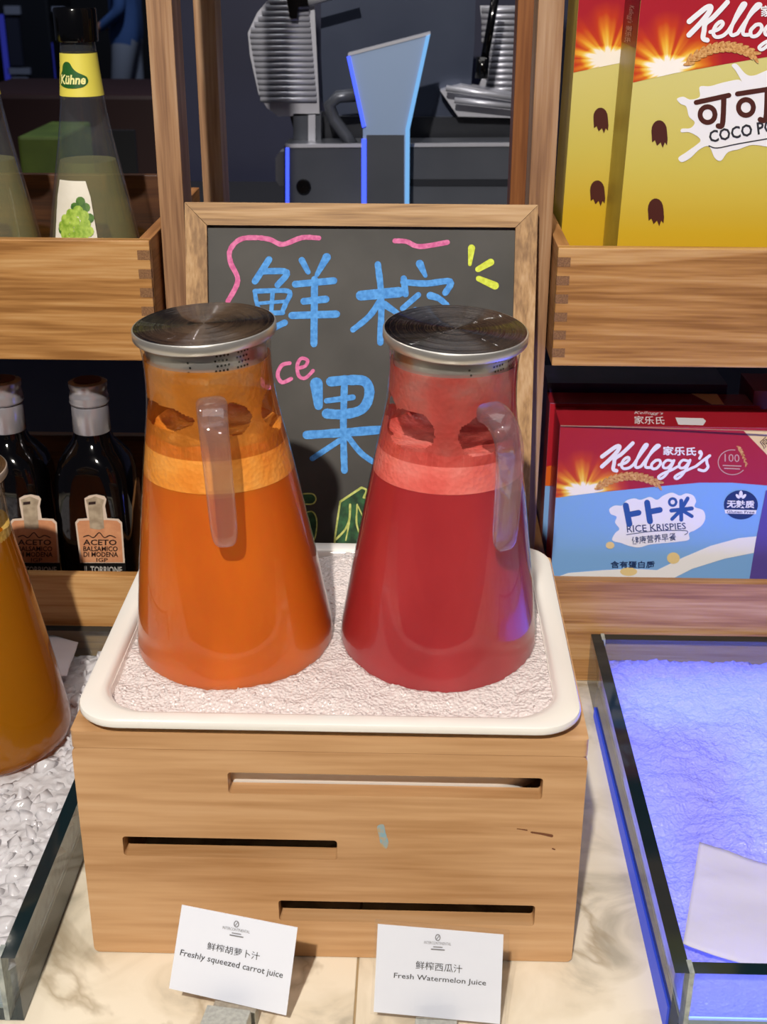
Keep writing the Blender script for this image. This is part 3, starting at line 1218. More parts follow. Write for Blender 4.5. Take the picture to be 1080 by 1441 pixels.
strokes('chalk_leaf_outline', [([(470, 790), (471.5, 757)], 2.6), ([(471.5, 757), (479, 706)], 2.6), ([(479, 706), (509, 686)], 3), ([(509, 686), (516, 690), (512, 700)], 3), ([(512, 700), (516, 706), (508, 745), (505, 790)], 2.4),
                               ([(493, 710), (492, 730), (486, 745), (473, 759)], 3), ([(503, 710), (502, 735), (506, 750)], 2.4), ([(504, 712), (511, 727)], 2), ([(492, 735), (487, 760)], 2)], sf, M['chalk_lime'], bb, 0.0004, 0.1)
decal('chalk_leaf', [disc(434, 702, 10, 7), disc(436, 742, 10, 24)], sf, M['chalk_green'], bb, 0.0002)
strokes('chalk_leaf_outline', [([(425, 695), (440, 695), (445, 702), (440, 709), (425, 709)], 2), ([(428, 722), (440, 720), (446, 732), (444, 755), (436, 768)], 2)], sf, M['chalk_lime'], bb, 0.0004)

# ================================================================== SHELF FRAME
PL0, PL1, PR0, PR1 = -0.2208, -0.1998, 0.0932, 0.1142
sh = thing('shelf_frame', 'oak shelf frame with upright posts behind the blackboard', 'shelf', (-0.05, 1.2, 0.0))
for a, b in ((PL0, PL1), (PR0, PR1)):
    MB().box((a, 1.0905, 0.0), (b, 1.132, 0.95), bev=0.0012).build('post', M['oak_z'], sh)
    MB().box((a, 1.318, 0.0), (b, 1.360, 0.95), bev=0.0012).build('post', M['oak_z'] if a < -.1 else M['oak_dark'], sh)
    MB().box((a + 0.003, 1.1321, 0.285), (b - 0.003, 1.3179, 0.31), bev=0.001).build('side_rail', M['oak_y'], sh)


def crate(label, x0, x1, z0, z1, joint, name='oak_crate', rear=None):
    """open oak bin with finger joints at the end that shows (joint = 'lo' or 'hi')"""
    Y0, Y1, T = 1.050, 1.312, 0.0105
    c = thing(name, label, 'crate', ((x0 + x1) / 2, (Y0 + Y1) / 2, z0))
    MB().box((x0, Y0, z0), (x1, Y0 + T, z1), bev=0.0009).build('front_panel', M['oak_x'], c)
    MB().box((x0, Y0 + T + 0.0002, z0), (x0 + T, Y1, z1), bev=0.0009).build('side_panel', M['oak_y'], c)
    MB().box((x1 - T, Y0 + T + 0.0002, z0), (x1, Y1, z1), bev=0.0009).build('side_panel', M['oak_y'], c)
    rz = rear if rear else z1
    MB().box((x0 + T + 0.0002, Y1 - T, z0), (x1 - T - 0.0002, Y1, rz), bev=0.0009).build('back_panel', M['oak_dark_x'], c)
    MB().box((x0 + T + 0.0002, Y0 + T + 0.0002, z0 + 0.004), (x1 - T - 0.0002, Y1 - T - 0.0002, z0 + 0.012)).build('bottom_panel', M['oak_x'], c)
    if joint:
        seg = (z1 - z0) / 13
        for i in range(6):
            za = z1 - seg * (2 * i + 1)
            if joint == 'lo':
                MB().box((x0 - 0.0002, Y0 - 0.0003, za - seg), (x0 + T, Y0 + 0.004, za)).build('finger_joint', M['oak_end'], c)
            else:
                MB().box((x1 - T, Y0 - 0.0003, za - seg), (x1 + 0.0002, Y0 + 0.004, za)).build('finger_joint', M['oak_end'], c)
    return c


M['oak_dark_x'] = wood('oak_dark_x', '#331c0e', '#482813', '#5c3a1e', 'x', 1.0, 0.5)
crate('oak crate holding the yellow cereal boxes', 0.1160, 0.66, 0.3125, 0.4135, 'lo')
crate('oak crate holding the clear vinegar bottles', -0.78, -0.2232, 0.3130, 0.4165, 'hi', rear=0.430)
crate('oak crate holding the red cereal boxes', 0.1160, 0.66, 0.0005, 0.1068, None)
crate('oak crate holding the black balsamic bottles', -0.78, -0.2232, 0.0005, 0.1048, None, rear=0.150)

# ================================================================== VINEGAR BOTTLES (clear cone shape)
VP = [(0.0, 0.0), (0.040, 0.0), (0.0445, 0.003), (0.0452, 0.008), (0.0450, 0.025), (0.0430, 0.055), (0.0365, 0.095), (0.0298, 0.130), (0.0240, 0.160), (0.0200, 0.185), (0.0178, 0.205), (0.0162, 0.222), (0.0152, 0.236), (0.0148, 0.246)]


def vrad(s_):
    for (r0, z0), (r1, z1) in zip(VP[1:], VP[2:]):
        if z0 <= s_ <= z1 and z1 > z0:
            return r0 + (r1 - r0) * (s_ - z0) / (z1 - z0)
    return VP[-1][0]


M['vinegar'] = thin_glass('vinegar', (0.88, 0.86, 0.52, 1), 1.33, 0.02, 0.12, (0.80, 0.76, 0.40, 1))
M['label_cream'] = mottled('label_cream', '#ded8c8', '#f0ece0', 25, 0.6)
M['label_yellow'] = plain('label_yellow', '#e2d658', 0.5)
M['logo_green'] = plain('logo_green', '#1f5a22', 0.5)
M['logo_text'] = plain('logo_text', '#f2eda0', 0.5)
M['grape'] = mottled('grape', '#7fa32f', '#b6d15a', 220, 0.5)
M['grape_leaf'] = mottled('grape_leaf', '#35621f', '#5f8a35', 220, 0.5)


def vinegar(x, y, label):
    z0 = 0.3252
    b = thing('vinegar_bottle', label, 'bottle', (x, y, z0), 'clear vinegar bottles')
    Mw = W[b]

    def put(mb):
        mb.v = [Mw @ p for p in mb.v]
        return mb
    put(MB().lathe([(0.0005, 0.0)] + VP[1:], 48)).build('glass_body', M['bottle_glass'], b, smooth=60)
    lq = [(0.0005, 0.003)] + [(r - 0.003, z + 0.002) for r, z in VP[1:] if z < 0.132] + [(vrad(0.141) - 0.003, 0.141), (0.0005, 0.141)]
    put(MB().lathe(lq, 48)).build('vinegar_liquid', M['vinegar'], b, smooth=50)
    put(MB().lathe([(0.0005, 0.240), (0.0178, 0.240), (0.0184, 0.2415), (0.0184, 0.2655), (0.0176, 0.2670), (0.0005, 0.2670)], 40)).build('cap', M['black_gloss'], b, smooth=30)
    # neck label: printed band
    put(MB().lathe([(vrad(s_) + 0.0004, s_) for s_ in (0.196, 0.203, 0.210, 0.217, 0.224, 0.231)], 48)).build('neck_label', M['label_yellow'], b, smooth=True)

    def onto(u, v, lift):
        r = vrad(v) + lift
        a = u / vrad(v)
        return Vector((r * math.sin(a), -r * math.cos(a), v))
    # green logo
    blob = [(-0.0125, 0.2085), (-0.006, 0.2065), (0.001, 0.2062), (0.008, 0.2072), (0.0118, 0.2100), (0.0108, 0.2135), (0.005, 0.2160), (0.0015, 0.2185), (-0.001, 0.2220), (-0.0045, 0.2226), (-0.0075, 0.2205), (-0.009, 0.2165), (-0.0125, 0.2130)]
    blob = [(u * 1.12 - 0.003, 0.2125 + (v - 0.2135) * 1.3) for u, v in smooth_loop(blob, 4)]
    c = (-0.0035, 0.2115)
    vs_, fs = [], []
    K = 5
    for j in range(K + 1):
        f_ = max(0.02, j / K)
        vs_ += [onto(c[0] + (p[0] - c[0]) * f_, c[1] + (p[1] - c[1]) * f_, 0.0008) for p in blob]
    n = len(blob)
    for j in range(K):
        for k in range(n):
            fs.append((j * n + k, j * n + (k + 1) % n, (j + 1) * n + (k + 1) % n, (j + 1) * n + k))
    put(MB().add(vs_, fs)).build('logo', M['logo_green'], b)
    tv, tf = text_mesh('Kühne', 0.03, 0.2)
    put(MB().add([onto(-0.0152 + 0.0235 * x_, 0.2062 + 0.0078 * y_, 0.0012) for x_, y_ in tv], tf)).build('logo_lettering', M['logo_text'], b)
    # front label with grapes
    vs_, fs = [], []
    for j in range(9):
        v = 0.018 + 0.109 * j / 8
        hw_ = 0.0290 - 0.0140 * (v - 0.018) / 0.109
        if j == 8:
            hw_ -= 0.002
        for i in range(13):
            vs_.append(onto(-0.009 + hw_ * (i / 6 - 1), v, 0.0006))
    for j in range(8):
        for i in range(12):
            fs.append((j * 13 + i, j * 13 + i + 1, (j + 1) * 13 + i + 1, (j + 1) * 13 + i))
    put(MB().add(vs_, fs)).build('front_label', M['label_cream'], b, smooth=True)
    rnd = random.Random(5)
    gp = [(0.004, 0.076), (-0.002, 0.073), (0.008, 0.072), (-0.007, 0.068), (0.001, 0.067), (0.009, 0.065), (-0.010, 0.062), (-0.004, 0.061), (0.004, 0.060), (0.011, 0.059), (-0.008, 0.055), (0, 0.054), (0.007, 0.053), (-0.004, 0.048), (0.003, 0.047), (0.009, 0.048), (-0.001, 0.041), (0.005, 0.041)]

    def dot(u, v, r, lift, rx=1.0):
        vs_ = [onto(u, v, lift)] + [onto(u + r * rx * math.cos(q * pi / 5), v + r * math.sin(q * pi / 5), lift) for q in range(10)]
        return vs_, [(0, 1 + q, 1 + (q + 1) % 10) for q in range(10)]
    mb = MB()
    for i, (u, v) in enumerate(gp):
        mb.add(*dot(u * 1.15 - 0.008, v + 0.026, 0.0048, 0.0010 + 0.00002 * i))
    put(mb).build('grape_print', M['grape'], b)
    mb = MB()
    for u, v in ((-0.001, 0.110), (0.003, 0.105), (-0.021, 0.085), (-0.006, 0.105), (0.006, 0.096)):
        mb.add(*dot(u, v, 0.0042, 0.0009))
    put(mb).build('leaf_print', M['grape_leaf'], b)
    return b


vinegar(-0.2955, 1.157, 'clear vinegar bottle with black cap and yellow neck label beside the post')
vinegar(-0.3870, 1.157, 'clear vinegar bottle cut off by the photo edge, its cap out of view')

# ================================================================== BALSAMIC BOTTLES
M['balsamic'] = plain('balsamic', '#060506', 0.05, coat=0.5)
M['cap_grey'] = plain('cap_grey', '#bcbac2', 0.25, 0.6)
M['cap_red'] = plain('cap_red', '#4a1712', 0.4)
M['label_orange'] = mottled('label_orange', '#c98a62', '#d69a70', 120, 0.6)
M['label_border'] = plain('label_border', '#d8c6b4', 0.6)
M['label_tower'] = mottled('label_tower', '#9a8a74', '#b8a890', 150, 0.6)
M['label_black'] = plain('label_black', '#0a0808', 0.5)
M['label_print'] = plain('label_print', '#2a1510', 0.6)
M['label_silver'] = plain('label_silver', '#b9b4ae', 0.5)


def balsamic(x, y, label, dx):
    z0 = 0.0127
    b = thing('balsamic_bottle', label, 'bottle', (x, y, z0), 'black balsamic bottles')

    def sq(hw_, z, e_):
        o = []
        for k in range(40):
            a = 2 * pi * k / 40
            c, s_ = math.cos(a), math.sin(a)
            o.append((x + hw_ * math.copysign(abs(c) ** e_, c), y + hw_ * math.copysign(abs(s_) ** e_, s_), z0 + z))
        return o
    prof = [(0.031, 0.0, 0.5), (0.0365, 0.004, 0.42), (0.0372, 0.012, 0.38), (0.0370, 0.12, 0.38), (0.0365, 0.150, 0.42), (0.0355, 0.168, 0.5), (0.0320, 0.182, 0.62), (0.0255, 0.193, 0.85), (0.0200, 0.200, 1.0), (0.0178, 0.206, 1.0), (0.0165, 0.214, 1.0), (0.0160, 0.230, 1.0)]
    MB().loft([sq(*p) for p in prof]).build('glass_body', M['balsamic'], b, smooth=50)
    Mw = W[b]

    def put(mb):
        mb.v = [Mw @ p for p in mb.v]
        return mb
    put(MB().lathe([(0.0172, 0.2085), (0.0178, 0.2095), (0.0174, 0.2330), (0.0168, 0.2350)], 36)).build('capsule', M['cap_grey'], b, smooth=40)
    capo = put(MB().lathe([(0.0160, 0.2352), (0.0178, 0.2362), (0.0188, 0.2385), (0.0177, 0.2408), (0.0186, 0.2432), (0.0178, 0.2455), (0.0172, 0.2490), (0.0174, 0.2510), (0.0184, 0.2540), (0.0180, 0.2570), (0.0150, 0.2580), (0.0005, 0.2582)], 36)).build('cap', M['cap_grey'], b, smooth=60)
    put(MB().lathe([(0.0128, 0.2583), (0.0128, 0.2588), (0.0005, 0.2588)], 30)).build('cap_seal', M['cap_red'], capo)
    # printed label on the flat front, pixels of the second bottle shifted by dx
    f = Face((x, y - 0.0376, z0), (0, -1, 0))

    def q(pts):
        return [(a + dx, c) for a, c in pts]
    out_ = [(119, 701), (126, 697), (136, 695.5), (147, 698), (150, 702), (148, 712), (151, 729), (167, 730), (172, 735), (176, 792), (113, 792), (106, 735), (110, 730), (123, 729), (120, 712)]
    decal('label_edge', [q(out_)], f, M['label_border'], b, 0.0003)
    inn = [(125, 732), (149, 731.5), (165, 732.5), (170, 737), (173.5, 791), (115.5, 791), (108.5, 737), (112, 732.5)]
    decal('label_field', [q(inn)], f, M['label_orange'], b, 0.0005)
    decal('label_tower', [q([(121, 703), (134, 698), (147, 703), (144.5, 712), (147, 743), (140, 745), (127, 743), (124, 712)])], f, M['label_tower'], b, 0.0007)
    decal('label_tower_mark', [q([(125, 706), (135, 705), (135, 709), (125, 710)])], f, M['label_print'], b, 0.0009)  # dark bar printed near the tower top
    decal('label_band', [q([(112, 793), (177, 793), (178, 812), (111, 812)])], f, M['label_black'], b, 0.0004)
    strokes('label_flourish', [(q([(118, 755), (125, 753), (132, 756), (140, 749), (147, 756), (155, 753), (163, 756)]), 1.4)], f, M['label_print'], b, 0.0008)
    for s_, x0, x1, ya, yb, wg in (('ACETO', 117.5, 164.5, 758.5, 766.5, 0.02), ('BALSAMICO', 117.5, 166, 768, 775, 0.02), ('DI MODENA', 118, 166.5, 776, 783, 0.02), ('IGP', 136, 152, 784.5, 790, 0.01)):
        text('label_lettering', s_, q([(x0, ya), (x1, ya + 0.3), (x1, yb + 0.3), (x0, yb)]), f, M['label_print'], b, 0.0009, wg)
    text('label_lettering', "IL TORRIONE", q([(119, 796), (172, 797), (172.5, 806), (119, 806)]), f, M['label_silver'], b, 0.0009, 0.02)
    return b


balsamic(-0.3060, 1.125, 'dark balsamic vinegar bottle beside the carrot jug', 0)
balsamic(-0.3870, 1.125, 'dark balsamic vinegar bottle nearest the photo edge, behind the amber jug', -92)

# ================================================================== CEREAL BOXES
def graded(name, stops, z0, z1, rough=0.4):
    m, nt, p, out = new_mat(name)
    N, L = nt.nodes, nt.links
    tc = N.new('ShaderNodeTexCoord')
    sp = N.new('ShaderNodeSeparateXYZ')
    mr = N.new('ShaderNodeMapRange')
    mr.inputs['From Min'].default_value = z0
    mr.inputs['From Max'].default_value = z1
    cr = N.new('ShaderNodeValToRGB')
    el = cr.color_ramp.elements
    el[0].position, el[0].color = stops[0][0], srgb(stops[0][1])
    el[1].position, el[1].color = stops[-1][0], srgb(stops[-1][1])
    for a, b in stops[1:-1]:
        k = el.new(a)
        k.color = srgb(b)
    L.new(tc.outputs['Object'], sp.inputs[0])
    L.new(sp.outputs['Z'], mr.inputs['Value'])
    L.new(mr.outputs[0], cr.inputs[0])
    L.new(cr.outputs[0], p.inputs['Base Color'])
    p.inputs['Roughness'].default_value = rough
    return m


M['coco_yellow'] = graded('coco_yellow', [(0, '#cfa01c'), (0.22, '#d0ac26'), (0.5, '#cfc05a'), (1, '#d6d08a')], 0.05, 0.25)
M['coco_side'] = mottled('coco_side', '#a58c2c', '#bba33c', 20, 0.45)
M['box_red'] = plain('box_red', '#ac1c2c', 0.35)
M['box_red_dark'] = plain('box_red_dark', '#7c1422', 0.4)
M['rice_blue'] = plain('rice_blue', '#7fb0ea', 0.35)
M['print_white'] = plain('print_white', '#efeff4', 0.4)
M['print_cream'] = plain('print_cream', '#e8cf96', 0.45)
M['print_navy'] = plain('print_navy', '#1d3566', 0.45)
M['print_blue'] = plain('print_blue', '#2c58a0', 0.45)
M['print_black'] = plain('print_black', '#2a2a34', 0.45)
M['print_brown'] = plain('print_brown', '#4c221c', 0.4)
M['print_orange'] = plain('print_orange', '#d8641c', 0.4)
M['print_gold'] = plain('print_gold', '#f2c53a', 0.4)
M['print_pale'] = plain('print_pale', '#fff3c0', 0.4)
M['print_wheat'] = mottled('print_wheat', '#b87a3a', '#e0b070', 500, 0.5)
M['print_purple'] = plain('print_purple', '#5a4a9a', 0.4)
M['box_purple'] = mottled('box_purple', '#241a44', '#3a2a5c', 30, 0.3)
M['box_pink'] = plain('box_pink', '#c9a49a', 0.4)

KELLOGG = [([(183, 162), (215, 138), (258, 108), (278, 106), (268, 130), (232, 170), (182, 216)], 18), ([(350, 88), (320, 118), (285, 150), (254, 172), (248, 200), (244, 230), (262, 238)], 17),
           ([(275, 206), (310, 196), (330, 176), (322, 165), (300, 180), (288, 208), (300, 226), (330, 222), (354, 204)], 13),
           ([(354, 204), (392, 150), (424, 108), (428, 96), (414, 100), (386, 148), (364, 204), (372, 221), (395, 214)], 13),
           ([(395, 214), (450, 142), (488, 110), (494, 101), (478, 102), (450, 136), (422, 190), (420, 218), (446, 220)], 13),
           ([(472, 184), (452, 204), (456, 226), (480, 224), (500, 200), (494, 181), (474, 182)], 13),
           ([(562, 185), (536, 181), (516, 200), (517, 221), (540, 221), (564, 196), (574, 182), (558, 216), (530, 260), (502, 281), (489, 272), (512, 254), (560, 234), (592, 216)], 12),
           ([(648, 185), (622, 181), (603, 200), (605, 221), (628, 221), (652, 196), (661, 180), (646, 216), (618, 260), (590, 281), (578, 272), (602, 254), (646, 234), (692, 214)], 12),
           ([(716, 138), (722, 150), (710, 174)], (20, 6)), ([(692, 214), (740, 176), (768, 156), (752, 172), (752, 196), (758, 218), (738, 238), (708, 232)], 13)]


def kellogg(face, parent, fn, wscale):
    strokes('brand_lettering', [([fn(*p) for p in pts], tuple(x * wscale for x in wd) if isinstance(wd, tuple) else wd * wscale) for pts, wd in KELLOGG], face, M['print_white'], parent, 0.0012)


def burst_mat(name, face, parent, cx, cy, sc):
    """printed sunrise: soft rays round a pale core on red, centred on one spot of the carton"""
    m, nt, p, out = new_mat(name)
    N, L = nt.nodes, nt.links
    c = face.pt(face.px(cx, cy)) - W[parent].translation
    e = (face.pt(face.px(cx + sc, cy)) - face.pt(face.px(cx, cy))).length

    def op(o_, a, b=None):
        q = N.new('ShaderNodeMath')
        q.operation = o_
        for k, x_ in enumerate((a, b)):
            if x_ is None:
                continue
            if isinstance(x_, (int, float)):
                q.inputs[k].default_value = x_
            else:
                L.new(x_, q.inputs[k])
        return q.outputs[0]
    tc = N.new('ShaderNodeTexCoord')
    sp = N.new('ShaderNodeSeparateXYZ')
    L.new(tc.outputs['Object'], sp.inputs[0])
    x_ = op('DIVIDE', op('SUBTRACT', sp.outputs['X'], c.x), e)
    z_ = op('DIVIDE', op('SUBTRACT', sp.outputs['Z'], c.z), e)
    r_ = op('SQRT', op('ADD', op('MULTIPLY', x_, x_), op('MULTIPLY', z_, z_)))
    rc = op('SQRT', op('ADD', op('MULTIPLY', op('MULTIPLY', x_, x_), 5.0), op('MULTIPLY', op('MULTIPLY', z_, z_), 22.0)))
    an = op('ARCTAN2', z_, x_)
    no = N.new('ShaderNodeTexNoise')
    no.noise_dimensions = '1D'
    no.inputs['Scale'].default_value = 2.6
    no.inputs['Detail'].default_value = 1
    L.new(an, no.inputs['W'])
    ry = op('MULTIPLY', op('SUBTRACT', no.outputs['Fac'], 0.36), 3.4)
    ry = op('MINIMUM', op('MAXIMUM', ry, 0.0), 1.15)
    fall = op('MAXIMUM', op('SUBTRACT', 1.12, r_), 0.0)
    I = op('MULTIPLY', fall, op('ADD', op('MULTIPLY', ry, 0.62), 0.33))
    core = op('MAXIMUM', op('SUBTRACT', 1.25, rc), 0.0)
    I = op('ADD', I, core)
    cr = N.new('ShaderNodeValToRGB')
    el = cr.color_ramp.elements
    el[0].position, el[0].color = 0.04, srgb('#a81c2c')
    el[1].position, el[1].color = 1.0, srgb('#fbf6ee')
    for pos, col in ((0.22, '#c23a1e'), (0.40, '#dd7a22'), (0.56, '#efb53a'), (0.76, '#f6dc7a')):
        k = el.new(pos)
        k.color = srgb(col)
    L.new(I, cr.inputs[0])
    L.new(cr.outputs[0], p.inputs['Base Color'])
    p.inputs['Roughness'].default_value = 0.35
    return m


def wheat(face, parent, x0, y0, x1, y1, arch, n_, size, lift=0.0011):
    polys = []
    for i in range(n_):
        t_ = i / (n_ - 1)
        x_ = x0 + (x1 - x0) * t_
        y_ = y0 + (y1 - y0) * t_ - arch * 4 * t_ * (1 - t_)
        sl = math.degrees(math.atan2((y1 - y0) - arch * 4 * (1 - 2 * t_), x1 - x0))
        for s_ in (-1, 1):
            polys.append(disc(x_, y_ + s_ * size * 0.25, size * 0.62, size * 0.19, 10, sl + 180 + s_ * 28))
    decal('wheat_print', polys, face, M['print_wheat'], parent, lift)


def carton(name, label, x0, x1, y0, y1, z0, z1, mats, group, roll=0.0):
    """mats: front, side, top"""
    c = thing(name, label, 'cereal box', ((x0 + x1) / 2, (y0 + y1) / 2, z0), group)
    mb = MB()
    a, b = (x0, y0, z0), (x1, y1, z1)
    vs_ = [(x0, y0, z0), (x1, y0, z0), (x1, y1, z0), (x0, y1, z0), (x0, y0, z1), (x1, y0, z1), (x1, y1, z1), (x0, y1, z1)]
    vs_ = [(p[0] + roll * (p[2] - z0), p[1], p[2]) for p in vs_]
    mb.add(vs_, [(0, 3, 2, 1)], 1)
    mb.add(vs_, [(4, 5, 6, 7)], 2)
    mb.add(vs_, [(0, 1, 5, 4)], 0)
    mb.add(vs_, [(1, 2, 6, 5), (2, 3, 7, 6), (3, 0, 4, 7)], 1)
    mb.build('carton', mats, c, fix=True)
    return c


# --- yellow boxes (upper crate)
CZ = 0.3248
cx0 = 0.1685
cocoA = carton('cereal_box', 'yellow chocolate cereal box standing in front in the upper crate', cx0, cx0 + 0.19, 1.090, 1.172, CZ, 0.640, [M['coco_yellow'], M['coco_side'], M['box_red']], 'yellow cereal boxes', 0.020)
fa = Face((cx0, 1.090, CZ), (0, -1, 0))
EX = (1320, 1340)


def coco_print(face, parent, f, roll):
    """f maps pixels of the front box to pixels of this box"""
    F = lambda pts: [f(*p) for p in pts]
    low = [face.px(*p) for p in F([(950, 103), (1010, 92), (1080, 80)])]
    top_v, wid = 0.640 - CZ, 0.19
    v0 = face.px(*f(893, 116))[1]
    v1 = low[-1][1] + 0.012
    poly = [(roll * v0, v0)] + low + [(wid + roll * v1, v1), (wid + roll * top_v, top_v), (roll * top_v, top_v)]
    mb = MB()
    mb.prism([poly], face, 0, 0.0003)
    mb.build('red_print', burst_mat('coco_sunrise', face, parent, *f(940, 96), 72), parent)
    bits = [(928, 188), (923, 298)]
    for (bx, by) in bits:
        p = []
        for a in range(180, 361, 20):
            p.append((bx + 11 * math.cos(R(a)), by - 4 + 15 * math.sin(R(a))))
        p += [(bx + 12, by + 8), (bx + 11, by + 16), (bx + 8, by + 12), (bx + 5, by + 20), (bx + 2, by + 12), (bx - 3, by + 17), (bx - 6, by + 9), (bx - 10, by + 12)]
        decal('cocoa_piece_print', [F(p)], face, M['print_brown'], parent, 0.0006)


coco_print(fa, cocoA, lambda x, y: (x, y), 0.020)
# milk splash, brand and product name
splash = [(953, 139), (962, 136), (972, 140), (985, 136), (985, 122), (1000, 121), (1018, 116), (1040, 112), (1046, 118), (1036, 100), (1030, 92), (1037, 90), (1050, 104), (1062, 106), (1085, 98), (1110, 105), (1150, 100), (1175, 118), (1180, 150), (1165, 190),
          (1150, 205), (1130, 206), (1120, 216), (1108, 204), (1095, 210), (1078, 206), (1058, 204), (1040, 210), (1025, 214), (1015, 226), (1006, 222), (998, 206), (985, 210), (972, 222), (960, 228), (955, 222), (966, 214), (980, 204), (986, 198), (982, 192), (970, 186), (959, 186), (960, 181), (972, 180), (978, 172), (970, 164), (966, 150), (958, 146)]
decal('splash_print', [splash], fa, M['print_white'], cocoA, 0.0006, True)
kellogg(fa, cocoA, lambda x, y: (969 + (x - 180) * 0.322, 57 + (y - 238) * 0.352 - (x - 180) * 0.008), 0.41)
text('brand_lettering', '家乐氏', [(1070, 8), (1118, 4), (1119, 20), (1071, 24)], fa, M['print_white'], cocoA, 0.0012, 0.02)
wheat(fa, cocoA, 970, 86, 1063, 78, 16, 12, 14)
DB = M['print_brown']
strokes('product_lettering', [([(980, 144), (1026, 134)], 7), ([(1019, 136), (1017, 174), (1011, 177)], 7.5), ([(1038, 132), (1090, 124)], 7), ([(1080, 128), (1078, 166), (1070, 168)], 7.5)], fa, DB, cocoA, 0.0009)
strokes('product_lettering', [([(x_ + 10.5 * math.cos(R(a)), y_ + 11 * math.sin(R(a))) for a in range(0, 361, 30)], 7) for x_, y_ in ((996, 161), (1050, 151))], fa, DB, cocoA, 0.0009)
text('product_lettering', 'COCO POPS', [(997, 184), (1110, 164), (1112, 182), (999, 201)], fa, M['print_black'], cocoA, 0.0009, 0.022)
strokes('product_underline', [([(998, 205), (1010, 208), (1040, 202), (1110, 190)], 1.6)], fa, M['print_black'], cocoA, 0.0009)
# printed strip on the side
sideA = MB()
zt = 0.560
sideA.add([(cx0 + 0.02 * (z - CZ) - 0.0003, y, z) for y, z in ((1.0905, 0.566), (1.0905, 0.6395), (1.1715, 0.6395), (1.1715, 0.566))], [(0, 1, 2, 3)])
sideA.build('side_print', M['box_red_dark'], cocoA)
sfA = Face((cx0 + 0.02 * (0.60 - CZ) - 0.0006, 1.131, 0.60), (-1, 0, 0.02), (0, -1, 0))
text('side_lettering', 'Kellogg’s', [(894, 8), (891, 33), (882, 32), (885, 7)], sfA, M['box_pink'], cocoA, 0.0002, 0.0, 0.3)
text('side_lettering', '家乐氏', [(891, 37), (888, 60), (879, 59), (882, 36)], sfA, M['box_pink'], cocoA, 0.0002, 0.01)
# second box behind
bx0 = 0.1305
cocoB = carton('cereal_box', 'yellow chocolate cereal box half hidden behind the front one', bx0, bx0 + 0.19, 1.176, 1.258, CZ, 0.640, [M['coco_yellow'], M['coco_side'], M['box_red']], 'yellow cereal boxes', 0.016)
fb = Face((bx0, 1.176, CZ), (0, -1, 0))
coco_print(fb, cocoB, lambda x, y: (813 + (x - 893) * 0.93 - (y - 116) * 0.0, 102 + (y - 116) * 0.93), 0.016)
# --- rice boxes (lower crate)
LZ = 0.0127
rx0, rx1 = 0.1313, 0.335
riceA = carton('cereal_box', 'red and blue rice cereal box standing in front in the lower crate', rx0, rx1, 1.090, 1.142, LZ, 0.2440, [M['rice_blue'], M['box_red'], M['box_red']], 'red cereal boxes')
fr = Face((rx0, 1.090, LZ), (0, -1, 0))
_low = [fr.px(*p) for p in [(1080, 683), (1030, 679), (985, 679), (940, 683), (890, 688), (840, 693), (808, 697), (786, 700)]]
mb = MB()
mb.prism([[(0.0, 0.2440 - LZ), (0.0, _low[-1][1])] + _low[::-1] + [(rx1 - rx0, _low[0][1] - 0.001), (rx1 - rx0, 0.2440 - LZ)]], fr, 0, 0.0003)
mb.build('red_print', burst_mat('rice_sunrise', fr, riceA, 822, 691, 60), riceA)
kellogg(fr, riceA, lambda x, y: (800 + x / 3.857, 600 + y / 3.857), 0.315)
text('brand_lettering', '家乐氏', [(933, 627), (980, 628.5), (980, 641), (933, 640)], fr, M['print_white'], riceA, 0.0012, 0.03)
wheat(fr, riceA, 843, 684, 928, 681, 13, 13, 11)
strokes('badge_print', [([(1031 + 20 * math.cos(R(a)), 650 + 17.5 * math.sin(R(a))) for a in range(40, 300, 20)], 1.3)], fr, M['box_pink'], riceA, 0.0008)
text('badge_print', '100', [(1020, 638), (1041, 639), (1041, 650), (1020, 649)], fr, M['box_pink'], riceA, 0.0008)
strokes('badge_print', [([(1018, 654.5), (1043, 655.5)], 1.6), ([(1020, 658.5), (1041, 659.5)], 1.6)], fr, M['box_pink'], riceA, 0.0008)
wheat(fr, riceA, 1050, 652, 1040, 630, 3, 6, 6, 0.0009)
decal('corner_print', [[(1047, 606), (1125, 608), (1125, 690), (1080, 640)]], fr, M['print_cream'], riceA, 0.0005)
text('corner_lettering', '原味', [(1068, 622), (1088, 604), (1096, 614), (1076, 632)], fr, M['print_brown'], riceA, 0.0008)
cloud = [(858, 716), (866, 711), (876, 711), (882, 704), (893, 701), (902, 703), (915, 699), (925, 703), (934, 697), (946, 693), (957, 697), (966, 694), (976, 697), (980, 705), (978, 713), (990, 718), (993, 729), (988, 739), (978, 746), (970, 750), (970, 759), (955, 762), (935, 764), (915, 766), (900, 770), (886, 768), (875, 764), (862, 760), (866, 750), (872, 744), (866, 735), (868, 727), (860, 723)]
decal('cloud_print', [cloud], fr, M['print_white'], riceA, 0.0005, True)
NB = M['print_blue']
strokes('product_lettering', [([(881, 711), (886, 737)], 8.5), ([(884, 724), (899, 721)], 8), ([(911, 707), (915, 733)], 8.5), ([(913, 720), (929, 717)], 8),
                              ([(947 + 5 * math.cos(R(a)), 706 + 5 * math.sin(R(a))) for a in range(0, 361, 40)], 3.5), ([(968, 701), (962, 711)], 5.5), ([(945, 718), (974, 715)], 5.5), ([(959, 704), (959, 731)], 5.5), ([(957, 719), (946, 730)], 5), ([(961, 718), (974, 726)], 5)], fr, NB, riceA, 0.0008)
text('product_lettering', 'RICE KRISPIES', [(882, 739), (965, 735), (966, 744), (883, 749)], fr, M['print_navy'], riceA, 0.0008, 0.008)
